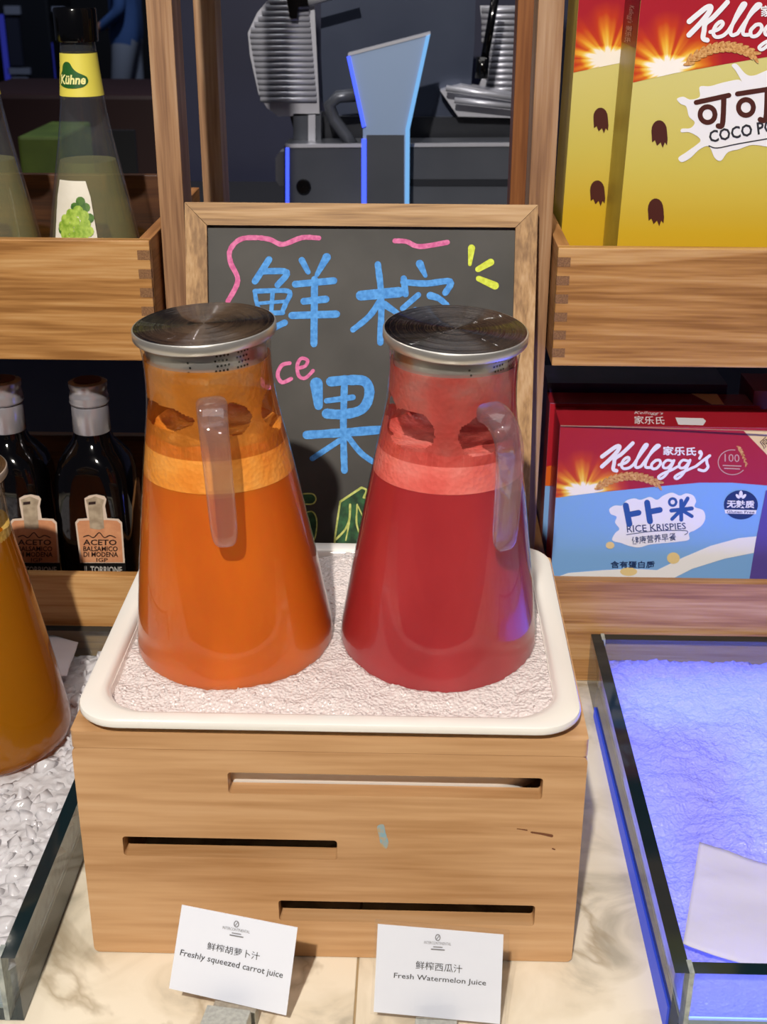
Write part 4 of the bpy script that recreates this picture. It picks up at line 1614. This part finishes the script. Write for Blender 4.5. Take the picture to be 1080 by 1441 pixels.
strokes('product_underline', [([(882, 752), (920, 747), (962, 746), (968, 749), (964, 752)], 1)], fr, M['print_navy'], riceA, 0.0008)
text('product_lettering', '健康营养早餐', [(889, 755), (951, 749), (952, 760), (890, 766)], fr, M['print_navy'], riceA, 0.0008, 0.01)
milk = [(775, 815), (800, 806), (850, 802), (890, 800), (925, 802), (960, 785), (1000, 768), (1040, 757), (1080, 753), (1120, 752), (1120, 775), (1060, 778), (1020, 786), (975, 800), (945, 815)]
decal('milk_print', [milk], fr, M['print_white'], riceA, 0.0004)
decal('rice_grain_print', [disc(859, 767, 6, 5), disc(948, 785, 9, 8), disc(885, 804, 12, 6)], fr, M['print_cream'], riceA, 0.0006)
text('product_lettering', '含有蛋白质', [(859, 789), (922, 789), (921, 799), (860, 799)], fr, M['print_navy'], riceA, 0.0008, 0.02, bend=0)
decal('badge_print', [disc(1043, 710, 24, 20.5, 40)], fr, M['print_navy'], riceA, 0.0006)
text('badge_print', '无麸质', [(1023, 703), (1062, 704), (1062, 715), (1023, 714)], fr, M['print_white'], riceA, 0.0009, 0.03)
decal('badge_print', [[(1020, 716.5), (1065, 717.5), (1064, 723), (1021, 722)]], fr, M['print_white'], riceA, 0.0008)
text('badge_print', 'Gluten Free', [(1023, 717.6), (1062, 718.4), (1062, 722), (1023, 721.2)], fr, M['print_navy'], riceA, 0.0010, 0.01)
decal('badge_print', [disc(1043, 695, 2.6, 5), disc(1038.5, 698, 2, 4, rot=-40), disc(1047.5, 698, 2, 4, rot=40)], fr, M['print_white'], riceA, 0.0008)
decal('purple_print', [[(1078, 690), (1125, 680), (1125, 815), (1055, 815), (1064, 760)]], fr, M['print_purple'], riceA, 0.0007)
# lettering on the top flap
ftp = Face((rx0, 1.090, 0.2440), (0, 0, 1))
text('flap_lettering', '家乐氏', [(893, 585.5), (935, 586.5), (936, 598), (893, 597)], ftp, M['print_white'], riceA, 0.0003, 0.01)
decal('flap_lettering', [[(951, 588), (990, 589), (994, 593), (990, 599), (955, 598)]], ftp, M['print_white'], riceA, 0.0003)
text('flap_lettering', 'Kellogg’s', [(893, 579), (934, 580), (934, 585), (893, 584)], ftp, M['print_white'], riceA, 0.0003, 0.0, 0.3)
strokes('flap_fold', [([(790, 599.5), (940, 603), (1110, 608)], 1.2)], ftp, M['box_pink'], riceA, 0.0003)
# boxes behind
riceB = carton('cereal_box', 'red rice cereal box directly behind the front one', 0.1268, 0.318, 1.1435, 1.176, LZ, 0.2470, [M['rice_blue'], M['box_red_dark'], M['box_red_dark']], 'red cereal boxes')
frb = Face((0.1268, 1.1435, LZ), (0, -1, 0))
b0 = frb.px(780, 665)
mb = MB()
mb.prism([[(0.0, 0.150), (0.198, 0.150), (0.198, 0.2342), (0.0, 0.2342)]], frb, 0, 0.0003)
mb.build('red_print', M['box_red'], riceB)
mb = MB()
mb.prism([[(0.0, 0.150), (0.03, 0.150), (0.03, 0.178), (0.0, 0.170)]], frb, 0, 0.0004)
mb.build('sunburst_print', M['print_orange'], riceB)
mb = MB()
mb.add([(0.2655, 1.176, 0.2473), (0.2905, 1.176, 0.2473), (0.2905, 1.144, 0.2473), (0.279, 1.144, 0.2473)], [(0, 3, 2, 1)])
mb.build('corner_print', M['print_cream'], riceB)
carton('cereal_box', 'dark purple cereal box at the back of the lower crate', 0.1150 + 0.0125, 0.30, 1.178, 1.235, LZ, 0.2560, [M['box_purple'], M['box_purple'], M['box_purple']], None)
carton('cereal_box', 'dark red cereal box at the photo edge in the lower crate', 0.3215, 0.50, 1.160, 1.215, LZ, 0.2560, [M['box_red_dark'], M['box_red_dark'], M['box_red_dark']], None)

# ================================================================== GLASS TANKS
def tank(label, x0, x1, y0, y1, h, led=None, edge=None):
    T = 0.010
    c = thing('glass_tank', label, 'tank', ((x0 + x1) / 2, (y0 + y1) / 2, 0.0006), 'glass ice tanks')
    z0 = 0.0006
    em = edge or M['glass_edge']

    def pane(a, b):
        mb = MB().box(a, b)
        o = mb.build('glass_pane', [M['tank_glass'], em], c)
        for p in o.data.polygons:
            if abs(p.normal.z) > 0.9:
                p.material_index = 1
        return o
    pane((x0, y0, z0), (x0 + T, y1, z0 + h))
    pane((x1 - T, y0, z0), (x1, y1, z0 + h))
    pane((x0 + T + 0.0004, y0, z0), (x1 - T - 0.0004, y0 + T, z0 + h))
    pane((x0 + T + 0.0004, y1 - T, z0), (x1 - T - 0.0004, y1, z0 + h))
    for a, b in (((x0 + T - 0.001, y0 - 0.0004), (x0 + T + 0.0022, y0 + T + 0.0012)), ((x1 - T - 0.0022, y0 - 0.0004), (x1 - T + 0.001, y0 + T + 0.0012)), ((x0 + T - 0.001, y1 - T - 0.0012), (x0 + T + 0.0022, y1 + 0.0004)), ((x1 - T - 0.0022, y1 - T - 0.0012), (x1 - T + 0.001, y1 + 0.0004))):
        MB().box((a[0], a[1], z0), (b[0], b[1], z0 + h + 0.0006)).build('corner_seal', M['silicone'], c)
    MB().box((x0 + T + 0.0005, y0 + T + 0.0005, z0), (x1 - T - 0.0005, y1 - T - 0.0005, z0 + 0.003)).build('base_plate', M['base_plate'], c)
    if led:
        for a, b in (((x0 + 0.012, y0 + 0.012), (x1 - 0.012, y0 + 0.03)), ((x0 + 0.012, y0 + 0.06), (x0 + 0.030, y1 - 0.16)), ((x0 + 0.10, y0 + 0.08), (x1 - 0.02, y1 - 0.14)), ((x0 + 0.02, y1 - 0.13), (x1 - 0.02, y1 - 0.03))):
            MB().box((a[0], a[1], z0 + 0.0031), (b[0], b[1], z0 + 0.005)).build('led_glow_strip', led, c)
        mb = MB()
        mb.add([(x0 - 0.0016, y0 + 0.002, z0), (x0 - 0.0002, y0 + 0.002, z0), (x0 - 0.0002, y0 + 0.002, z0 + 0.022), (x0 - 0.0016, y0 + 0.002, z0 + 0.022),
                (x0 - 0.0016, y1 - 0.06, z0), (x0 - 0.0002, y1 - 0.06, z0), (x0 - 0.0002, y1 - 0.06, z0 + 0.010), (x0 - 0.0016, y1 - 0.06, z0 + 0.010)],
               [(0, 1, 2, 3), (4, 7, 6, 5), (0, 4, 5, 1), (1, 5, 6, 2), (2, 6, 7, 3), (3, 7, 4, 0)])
        mb.build('led_glow_strip', M['pane_glow'], c, fix=True)  # added glow outside the pane, stands in for blue light inside its glass
    return c


M['base_plate'] = plain('base_plate', '#b8bcc0', 0.3)
M['led_blue'] = plain('led_blue', '#101830', 0.5, emit=(0.10, 0.16, 1.0, 1), estr=7)
M['pane_glow'] = plain('pane_glow', '#101838', 0.5, emit=(0.014, 0.045, 0.46, 1), estr=1.0)  # emission put in for the blue light carried by the pane
RT = (0.1670, 0.56, 0.6160, 1.0480, 0.052)
LT = (-0.64, -0.2490, 0.6160, 1.0480, 0.052)
tank('thick glass tank glowing blue, full of ice below the cereal crates', *RT, led=M['led_blue'])
tank('thick glass tank of plain white ice under the amber jug', *LT)


def right_h(x, y):
    z = 0.0275 + 0.007 * noise.noise(Vector((x * 16, y * 16, 9)))
    z += 0.013 * math.exp(-((x - 0.33) / 0.12) ** 2 - ((y - 0.84) / 0.11) ** 2)
    z += 0.006 * math.exp(-((x - 0.29) / 0.05) ** 2 - ((y - 1.0) / 0.04) ** 2)
    z += 0.0035 * noise.noise(Vector((x * 55, y * 55, 2)))
    return min(z, 0.046)


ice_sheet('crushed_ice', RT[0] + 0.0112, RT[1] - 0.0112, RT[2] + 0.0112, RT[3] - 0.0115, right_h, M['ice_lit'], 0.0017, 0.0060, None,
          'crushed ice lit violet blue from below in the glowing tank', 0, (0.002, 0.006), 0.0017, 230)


def left_h(x, y):
    z = 0.036 + 0.008 * noise.noise(Vector((x * 14, y * 14, 5)))
    d = math.hypot(x - JA[0], y - JA[1])
    if d < 0.078:
        z = min(z, 0.030)
    z -= 0.010 * max(0, min(1, (y - 0.95) / 0.08))
    return z


JA = (-0.3560, 0.8930)
ice_sheet('crushed_ice', LT[0] + 0.0112, LT[1] - 0.0112, LT[2] + 0.0112, LT[3] - 0.0115, left_h, M['ice_left'], 0.0024, 0.0042, None,
          'grey white lumps of ice in the plain tank', 1300, (0.003, 0.010), 0.0022, 90)

# amber jug in the plain tank
aj = plain('amber_juice', '#8e5a10', 0.25)
def amber_mat():
    m, nt, p, out = new_mat('amber_juice')
    p.inputs['Base Color'].default_value = srgb('#cf8c18')
    p.inputs['Roughness'].default_value = 0.2
    N, L = nt.nodes, nt.links
    t_ = N.new('ShaderNodeBsdfTranslucent')
    t_.inputs[0].default_value = srgb('#e0a024')
    tr = N.new('ShaderNodeBsdfTransparent')
    tr.inputs[0].default_value = srgb('#d89a28')
    m1 = N.new('ShaderNodeMixShader')
    m1.inputs[0].default_value = 0.5
    L.new(p.outputs[0], m1.inputs[1])
    L.new(t_.outputs[0], m1.inputs[2])
    m2 = N.new('ShaderNodeMixShader')
    m2.inputs[0].default_value = 0.25
    L.new(m1.outputs[0], m2.inputs[1])
    L.new(tr.outputs[0], m2.inputs[2])
    L.new(m2.outputs[0], out.inputs['Surface'])
    return m


aj = amber_mat()
af = bubble_mat('amber_foam', '#c89a3c', '#d8b058', '#e6c880')
make_jug('juice_jug', 'glass jug of clear amber juice standing in the plain ice tank', dict(b=(JA[0], JA[1], 0.032), ax=(-0.01, -0.01, 1)), R(-120), 0.188, aj, af, af, 0.194, 0.205, [(0, 0.2, 7, 0.01)], 31, 'juice jugs in the ice')


# paper sheets on the ice
def sheet(name, label, corners, zf, seed, nx=30, ny=24, fold=0.002):
    mb = MB()
    vs_, fs = [], []
    TL, TR, BR, BL = (Vector(c) for c in corners)
    for j in range(ny + 1):
        for i in range(nx + 1):
            u, v = i / nx, j / ny
            p = (TL * (1 - u) + TR * u) * (1 - v) + (BL * (1 - u) + BR * u) * v
            q = Vector((p.x * 22 + p.y * 8, p.y * 40, seed))
            z = zf(p.x, p.y) + fold * (noise.noise(q) + 0.5 * abs(noise.noise(q * 2.2)))
            vs_.append((p.x, p.y, z))
    for j in range(ny):
        for i in range(nx):
            a = j * (nx + 1) + i
            fs.append((a, a + nx + 1, a + nx + 2, a + 1))
    mb.add(vs_, fs)
    o = mb.build(name, M['napkin'], None, smooth=True, loc=((TL.x + BR.x) / 2, (TL.y + BR.y) / 2, min(v[2] for v in vs_)))
    s_ = o.modifiers.new('thick', 'SOLIDIFY')
    s_.thickness = 0.0006
    tag(o, label, 'paper sheet')
    return o


a_, b_, c_, d_ = atZ(985, 1182, 0.043), atZ(1190, 1250, 0.043), atZ(1150, 1385, 0.043), atZ(962, 1325, 0.043)
sheet('paper_sheet', 'crumpled white sheet lying on the blue lit ice', [(p.x, p.y) for p in (a_, b_, c_, d_)], lambda x, y: max(0.0415, right_h(x, y) + 0.009), 4, fold=0.0022)
a_, b_, c_, d_ = atZ(20, 880, 0.046), atZ(110, 903, 0.046), atZ(94, 950, 0.046), atZ(-10, 945, 0.046)
sheet('paper_sheet', 'white sheet lying on the plain ice behind the amber jug', [(p.x, p.y) for p in (a_, b_, c_, d_)], lambda x, y: 0.0455, 8)

# ================================================================== SIGN CARDS
def sign(label, hlabel, c, face_n, hold, txt, quads, sleeve, logo):
    f = Face((0, c[4], 0.0), face_n, (1, 0, 0))
    uv = [f.px(*p) for p in c[:4]]
    ctr = f.pt(((uv[2][0] + uv[3][0]) / 2, (uv[2][1] + uv[3][1]) / 2))
    t = thing('sign_card', label, 'sign', ctr, 'juice name cards')
    mb = MB()
    mb.prism([uv[::-1]], f, 0.0008, 0)
    mb.build('card', M['card'], t)
    for s_, q, wt in txt:
        text('card_lettering', s_, q, f, M['ink'], t, 0.0003, wt)
    lx, ly, sl = logo
    strokes('card_emblem', [([(lx + 3.2 * math.cos(R(a)), ly + 4.2 * math.sin(R(a))) for a in range(0, 361, 40)], 1.2), ([(lx - 1.5, ly + 2), (lx + 1.5, ly - 2)], 1)], f, M['ink_grey'], t, 0.0003)
    text('card_lettering', 'INTERCONTINENTAL', [(lx - 19, ly + 6 - 19 * sl), (lx + 19, ly + 6 + 19 * sl), (lx + 18.5, ly + 10 + 19 * sl), (lx - 19.5, ly + 10 - 19 * sl)], f, M['ink_grey'], t, 0.0003)
    strokes('card_lettering', [([(lx - 6, ly + 13.5 - 6 * sl), (lx + 6, ly + 13.5 + 6 * sl)], 1.4), ([(lx - 9, ly + 17 - 9 * sl), (lx + 9, ly + 17 + 9 * sl)], 1.8)], f, M['ink_grey'], t, 0.0003)
    if sleeve:
        m_ = 0.0035
        u0, u1 = min(p[0] for p in uv) - 0.001, max(p[0] for p in uv) + m_
        mb = MB()
        o_ = [(uv[0][0] - 0.0015, uv[0][1] + m_), (uv[1][0] + m_, uv[1][1] + m_), (uv[2][0] + m_, uv[2][1] - 0.001), (uv[3][0] - 0.002, uv[3][1] - 0.001)]
        mb.prism([o_[::-1]], f, 0.0016, 0.0008)
        mb.build('plastic_sleeve', M['plastic_sleeve'], t)
    # holder: small steel block with a slot that grips the card
    hx0, hx1, z1, yw, rot = hold
    yb = c[4] + 0.006
    h = thing('card_holder', hlabel, 'card holder', ((hx0 + hx1) / 2, yb - yw / 2, 0.0005), 'steel card holders')
    cx_, cy_ = (hx0 + hx1) / 2, c[4] - 0.004
    w_ = (hx1 - hx0) / 2
    Rm = Matrix.Rotation(R(rot), 4, 'Z')
    def blk(a, b):
        mb = MB().box(a, b, bev=0.0006)
        mb.v = [Matrix.Translation((cx_, cy_, 0.0005)) @ Rm @ p for p in mb.v]
        return mb
    blk((-w_, -0.020, 0), (w_, -0.0012, z1)).build('front_jaw', M['holder'], h)
    blk((-w_, 0.0075, 0), (w_, 0.016, z1 * 0.55)).build('rear_jaw', M['holder'], h)
    blk((-w_, -0.0012, 0), (w_, 0.0075, 0.003)).build('base', M['holder'], h)
    return t


YC = 0.612
c1 = [(256, 1274), (419, 1306), (403, 1429), (238, 1391), YC]
p1 = lambda x, y: (220 + x / 4.696, 1250 + y / 4.696)
sign('white card naming freshly squeezed carrot juice, tilted in its holder', 'brushed steel block holding the carrot juice card', c1, (0, -1, 0.16), (-0.1270, -0.0985, 0.0245, 0.03, -8),
     [('鲜榨胡萝卜汁', [p1(342, 352), p1(688, 424), p1(680, 476), p1(335, 402)], 0.0), ('Freshly squeezed carrot juice', [p1(166, 402), p1(843, 552), p1(832, 606), p1(152, 452)], 0.004)],
     c1, False, (333, 1300, 0.18))
c2 = [(532, 1301), (709, 1316), (704, 1441), (526, 1424), YC]
p2 = lambda x, y: (500 + x / 4.5, 1280 + y / 4.5)
sign('white card naming fresh watermelon juice in a clear sleeve', 'brushed steel block holding the watermelon juice card', c2, (0, -1, 0.16), (0.0050, 0.0315, 0.0185, 0.03, -2),
     [('鲜榨西瓜汁', [p2(386, 322), p2(680, 350), p2(678, 402), p2(383, 374)], 0.0), ('Fresh Watermelon Juice', [p2(248, 398), p2(832, 446), p2(828, 490), p2(244, 440)], 0.004)],
     c2, True, (616.5, 1319, 0.07))

# ================================================================== BACKGROUND
def flat(name, px, Y, depth, mat_, parent, bev=0):
    f = Face((0, Y, 0), (0, -1, 0))
    mb = MB()
    mb.prism([[f.px(*p) for p in px]], f, depth, 0)
    return mb.build(name, mat_, parent, fix=True)


M['slicer_grey'] = mottled('slicer_grey', '#4a4e58', '#585c66', 6, 0.35, metal=0.4)
M['slicer_dark'] = plain('slicer_dark', '#23262e', 0.4, 0.3)
M['alu'] = plain('alu', '#c2c4d0', 0.38, 0.55)
M['chute_steel'] = plain('chute_steel', '#8fa6ca', 0.4, 0.25)
M['guard'] = mottled('guard', '#363e52', '#424a5e', 6, 0.35, metal=0.3)
M['led_glow_strip'] = plain('led_glow_strip', '#203080', 0.4, emit=(0.06, 0.11, 1.0, 1), estr=1.5)  # emission put in for blue light reflected along the edges
M['glow_cyan'] = plain('glow_cyan', '#305a80', 0.4, emit=(0.22, 0.52, 0.95, 1), estr=0.75)  # paler blue reflection, likewise put in as emission
# equipment counter behind the shelves
ec = thing('equipment_counter', 'dark navy equipment counter behind the oak shelves', 'counter', (0.1, 1.85, -0.9))
MB().box((-1.6, 1.55, -0.9), (1.4, 2.15, 0.270)).build('cabinet', M['navy'], ec)
MB().box((-1.6, 1.54, 0.2702), (1.4, 2.16, 0.285), bev=0.002).build('top', M['slicer_dark'], ec)

sl = thing('meat_slicer', 'grey slicing machine with ribbed plates behind the blackboard', 'slicer', (-0.05, 1.80, 0.3005))
Yb = 1.75
flat('base_housing', [(400, 205), (722, 203), (722, 312), (400, 312)], Yb, 0.07, M['slicer_grey'], sl)
flat('base_top_edge', [(402, 203), (720, 201), (720, 206), (402, 208)], Yb - 0.002, 0.004, M['alu'], sl)
flat('base_recess', [(575, 252), (720, 252), (720, 262), (575, 262)], Yb - 0.001, 0.002, M['slicer_dark'], sl)
mb = MB()
kc = atY(427, 263, Yb - 0.006)
mb.lathe([(0.0005, 0), (0.009, 0), (0.010, 0.002), (0.010, 0.010)], 20)
mb.v = [Matrix.Translation(kc) @ Matrix.Rotation(R(90), 4, 'X') @ p for p in mb.v]
mb.v = [Vector((p.x, 2 * kc.y - p.y, p.z)) for p in mb.v]
mb.build('knob', M['black_gloss'], sl, fix=True)
flat('glow_trim', [(402, 208), (407, 208), (407, 312), (402, 312)], Yb - 0.003, 0.004, M['led_glow_strip'], sl)  # reflected blue on the housing edge, drawn as a glowing strip
kn = flat('side_knob', [(388, 222), (394, 214), (401, 213), (401, 262), (394, 262), (388, 254)], Yb + 0.02, 0.03, M['alu'], sl)
flat('blade_guard', [(452, -80), (452, 140), (470, 165), (660, 165), (668, 60), (672, -80)], 1.85, 0.05, M['guard'], sl)
flat('lower_bracket', [(408, 163), (720, 166), (720, 206), (420, 206)], 1.84, 0.06, M['slicer_dark'], sl)
flat('post', [(413, 160), (452, 160), (452, 206), (413, 206)], 1.80, 0.03, M['slicer_grey'], sl)
flat('post_trim', [(434, 162), (444, 162), (444, 204), (434, 204)], 1.795, 0.004, M['alu'], sl)
# ribbed plates: backing and each rib
lp = flat('ribbed_plate', [(384, -8), (362, 18), (349, 46), (352, 78), (364, 132), (376, 152), (392, 164), (450, 162), (442, -8)], 1.80, 0.006, M['alu'], sl)
for i in range(18):
    y_ = 2 + i * 8.1
    xl = {True: 384 - (y_ + 8) * 0.65, False: 349 + (y_ - 46) * 0.17}[y_ < 46]
    a, b = atY(max(350, xl) + 2, y_, 1.797), atY(434 + i * 0.7, y_, 1.797)
    MB().tube([a, b], 0.0036, 8).build('rib', M['alu'], lp, smooth=True)
rp = flat('ribbed_plate', [(676, 8), (730, 8), (728, 152), (664, 150), (684, 95)], 1.90, 0.006, M['alu'], sl)
for i in range(16):
    y_ = 14 + i * 8.6
    a, b = atY(678 + (6 if i > 5 else 0), y_, 1.897), atY(730, y_, 1.897)
    MB().tube([a, b], 0.0036, 8).build('rib', M['alu'], rp, smooth=True)
flat('carriage_tray', [(620, 128), (650, 120), (724, 134), (724, 166), (645, 164)], 1.82, 0.05, M['alu'], sl)
MB().tube([atY(628, 124, 1.80), atY(724, 138, 1.80)], 0.004, 8).build('carriage_bar', M['alu'], sl, smooth=True)
MB().tube([atY(640, 141, 1.80), atY(724, 150, 1.80)], 0.004, 8).build('carriage_bar', M['alu'], sl, smooth=True)
MB().tube([atY(700, -20, 1.80), atY(690, 40, 1.80), atY(680, 95, 1.80)], 0.0055, 10).build('lever', M['black_gloss'], sl, smooth=True)
MB().tube([atY(680, 80, 1.80), atY(678, 110, 1.80)], 0.009, 10).build('lever_hub', M['black_gloss'], sl, smooth=True)
flat('clamp', [(402, -10), (432, -10), (434, 8), (420, 10), (418, 26), (408, 26)], 1.78, 0.02, M['black_gloss'], sl)
MB().tube([atY(434, 2, 1.79), atY(500, -16, 1.79)], 0.006, 8).build('clamp_rod', M['alu'], sl, smooth=True)
MB().tube([atY(500, 134, 1.78), atY(476, 136, 1.78), atY(464, 148, 1.78), atY(470, 168, 1.78), atY(488, 192, 1.78), atY(502, 214, 1.78)], 0.0085, 10).build('feed_handle', M['slicer_grey'], sl, smooth=True)

ch = thing('feed_chute', 'flared blue lit metal chute standing before the slicer', 'chute', (-0.04, 1.70, 0.3005))
flat('chute_plate', [(490, 78), (605, 48), (574, 180), (574, 315), (511, 315), (511, 180)], 1.70, 0.012, M['chute_steel'], ch)
flat('chute_recess', [(516, 190), (569, 190), (569, 315), (516, 315)], 1.6985, 0.003, M['slicer_grey'], ch)
flat('edge_glow', [(488, 80), (493, 79), (515, 178), (510, 180)], 1.697, 0.006, M['led_glow_strip'], ch)  # glowing edges stand in for blue light caught by the chute
flat('edge_glow', [(509, 196), (516, 196), (516, 315), (509, 315)], 1.697, 0.006, M['led_glow_strip'], ch)
flat('edge_glow', [(600, 51), (606, 48), (577, 182), (571, 182)], 1.697, 0.006, M['glow_cyan'], ch)
flat('edge_glow', [(571, 182), (577, 182), (576, 315), (570, 315)], 1.697, 0.006, M['glow_cyan'], ch)
flat('chute_lip', [(490, 75), (606, 45), (606, 49), (490, 79)], 1.699, 0.02, M['alu'], ch)

# the room behind
wall = MB().box((-0.43, 2.25, -0.9), (2.4, 2.30, 2.6)).build('wall_back', M['navy'], None, loc=(0.9, 2.27, -0.9))
wall['kind'] = 'structure'
far = MB().box((-6, 13.0, -0.9), (3, 13.1, 2.6)).build('wall_far', plain('far_wall', '#14141c', 0.7), None, loc=(-2, 13, -0.9))
far['kind'] = 'structure'
fl = MB().box((-6, -2.5, -0.95), (3, 13.1, -0.9)).build('floor', mottled('floor', '#2a2422', '#38302c', 5, 0.4), None, loc=(0, 3, -0.95))
fl['kind'] = 'structure'
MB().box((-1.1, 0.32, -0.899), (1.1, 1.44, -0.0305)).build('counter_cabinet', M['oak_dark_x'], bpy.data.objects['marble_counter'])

M['bg_brown'] = plain('bg_brown', '#2e1612', 0.5)
M['bg_green'] = mottled('bg_green', '#3a4a14', '#54661e', 8, 0.6)
bc = thing('side_cabinet', 'dark red brown cabinet seen dimly between the vinegar bottles', 'cabinet', (-1.3, 3.1, -0.9))
a, b = atY(-60, 132, 3.0), atY(238, 132, 3.0)
MB().box((a.x, 3.0, -0.9), (b.x, 3.4, a.z), bev=0.01).build('cabinet_body', M['bg_brown'], bc)
a2, b2 = atY(150, 183, 2.99), atY(198, 300, 2.99)
MB().box((a2.x, 2.985, b2.z), (b2.x, 2.999, a2.z)).build('cabinet_opening', M['dark_hole'], bc)
a, b = atY(24, 192, 2.6), atY(96, 300, 2.6)
gc = thing('green_crate', 'dim olive green crate behind the vinegar bottles', 'crate', ((a.x + b.x) / 2, 2.7, -0.9))
MB().box((a.x, 2.6, b.z), (b.x, 2.85, a.z), bev=0.006).build('crate_body', M['bg_green'], gc)
MB().box((a.x - 0.05, 2.58, -0.9), (b.x + 0.05, 2.9, b.z - 0.0005)).build('crate_stand', M['bg_brown'], gc)

# lit display fridge and far person
dc = thing('display_fridge', 'blurred display fridge with blue lit sides far behind the bottles', 'fridge', (-3.0, 11.5, -0.9))
a, b = atY(-14, -60, 11), atY(78, 140, 11)
MB().box((a.x, 11.05, -0.9), (b.x, 11.8, a.z), bev=0.02).build('fridge_body', M['slicer_dark'], dc)
M['fridge_blue'] = plain('fridge_blue', '#101440', 0.5, emit=(0.04, 0.05, 0.5, 1), estr=0.35)
M['fridge_pale'] = plain('fridge_pale', '#8d93a8', 0.5)
for x0, x1, y0, y1, k in ((7, 30, 8, 20, 1), (9, 34, 25, 92, 2), (12, 44, 95, 104, 1), (18, 42, 108, 120, 1), (74, 92, 9, 16, 1)):
    p, q = atY(x0, y0, 11.04), atY(x1, y1, 11.04)
    MB().box((p.x, 11.0, q.z), (q.x, 11.045, p.z)).build('shelf_panel', M['fridge_pale'] if k == 1 else plain('fridge_mid', '#2c3044', 0.5), dc)
for x0, x1, y0, y1 in ((5, 10, 20, 128), (74, 80, 60, 128)):
    p, q = atY(x0, y0, 11.02), atY(x1, y1, 11.02)
    MB().box((p.x, 11.0, q.z), (q.x, 11.02, p.z)).build('light_strip', M['fridge_blue'], dc)


def person():
    Y = 10.0
    hip = atY(178, 58, Y)
    x = hip.x
    zf = -0.9
    root = thing('person', 'blurred person in blue shirt and pale trousers standing far behind', 'person', (x, Y, zf))
    bm = bmesh.new()
    J = {}

    def add(n_, p, r):
        J[n_] = (bm.verts.new(Vector(p) + Vector((x, Y, zf))), r)
    add('pel', (0, 0, 0.95), 0.15)
    add('wai', (0.01, 0, 1.12), 0.14)
    add('che', (0.02, 0, 1.34), 0.17)
    add('nek', (0.03, 0, 1.50), 0.06)
    add('hed', (0.0, 0, 1.62), 0.095)
    add('hd2', (-0.01, 0, 1.74), 0.075)
    for s_, k in ((-1, 'l'), (1, 'r')):
        add('sh' + k, (0.02, s_ * 0.17, 1.42), 0.065)
        add('el' + k, (0.04 - 0.03 * (s_ < 0), s_ * 0.21, 1.14), 0.048)
        add('wr' + k, (-0.16, s_ * 0.18, 1.02), 0.034)
        add('ha' + k, (-0.24, s_ * 0.17, 1.03), 0.036)
        add('hi' + k, (0.0, s_ * 0.09, 0.88), 0.10)
        add('kn' + k, (-0.02 + 0.05 * s_, s_ * 0.09, 0.50), 0.068)
        add('an' + k, (0.02 + 0.08 * s_, s_ * 0.09, 0.10), 0.048)
        add('to' + k, (-0.14 + 0.08 * s_, s_ * 0.10, 0.04), 0.038)
    E_ = [('pel', 'wai'), ('wai', 'che'), ('che', 'nek'), ('nek', 'hed'), ('hed', 'hd2')]
    for k in 'lr':
        E_ += [('che', 'sh' + k), ('sh' + k, 'el' + k), ('el' + k, 'wr' + k), ('wr' + k, 'ha' + k), ('pel', 'hi' + k), ('hi' + k, 'kn' + k), ('kn' + k, 'an' + k), ('an' + k, 'to' + k)]
    for a, b in E_:
        bm.edges.new((J[a][0], J[b][0]))
    names = list(J)
    bm.verts.index_update()
    rad_ = [J[n_][1] for n_ in names]
    me = bpy.data.meshes.new('body')
    bm.to_mesh(me)
    bm.free()
    o = bpy.data.objects.new('body', me)
    COL.objects.link(o)
    sk = o.modifiers.new('skin', 'SKIN')
    for i, v in enumerate(me.skin_vertices[0].data if me.skin_vertices else []):
        v.radius = (rad_[i], rad_[i])
        v.use_root = (i == 0)
    if not me.skin_vertices:
        bpy.context.view_layer.objects.active = o
        o.select_set(True)
        bpy.ops.object.skin_root_mark if False else None
    sb = o.modifiers.new('sub', 'SUBSURF')
    sb.levels = sb.render_levels = 2
    dg = bpy.context.evaluated_depsgraph_get()
    nm = bpy.data.meshes.new_from_object(o.evaluated_get(dg))
    bpy.data.objects.remove(o)
    mb = MB()
    mb.add([v.co.copy() for v in nm.vertices], [tuple(p.vertices) for p in nm.polygons])
    ms = [plain('shirt_blue', '#3a5a94', 0.8), plain('trousers_pale', '#8d94a6', 0.8), plain('skin', '#a87a62', 0.6), plain('hair', '#1a1412', 0.7), plain('shoe', '#18181a', 0.6)]
    for i, f_ in enumerate(mb.f):
        z = sum(mb.v[k].z for k in f_) / len(f_) - zf
        xx = sum(mb.v[k].x for k in f_) / len(f_) - x
        mb.mi[i] = 4 if z < 0.07 else (1 if z < 0.93 else (0 if z < 1.49 and xx > -0.14 else (2 if z < 1.66 else 3)))
    mb.build('body', ms, root, smooth=True)
    bpy.data.meshes.remove(nm)


person()
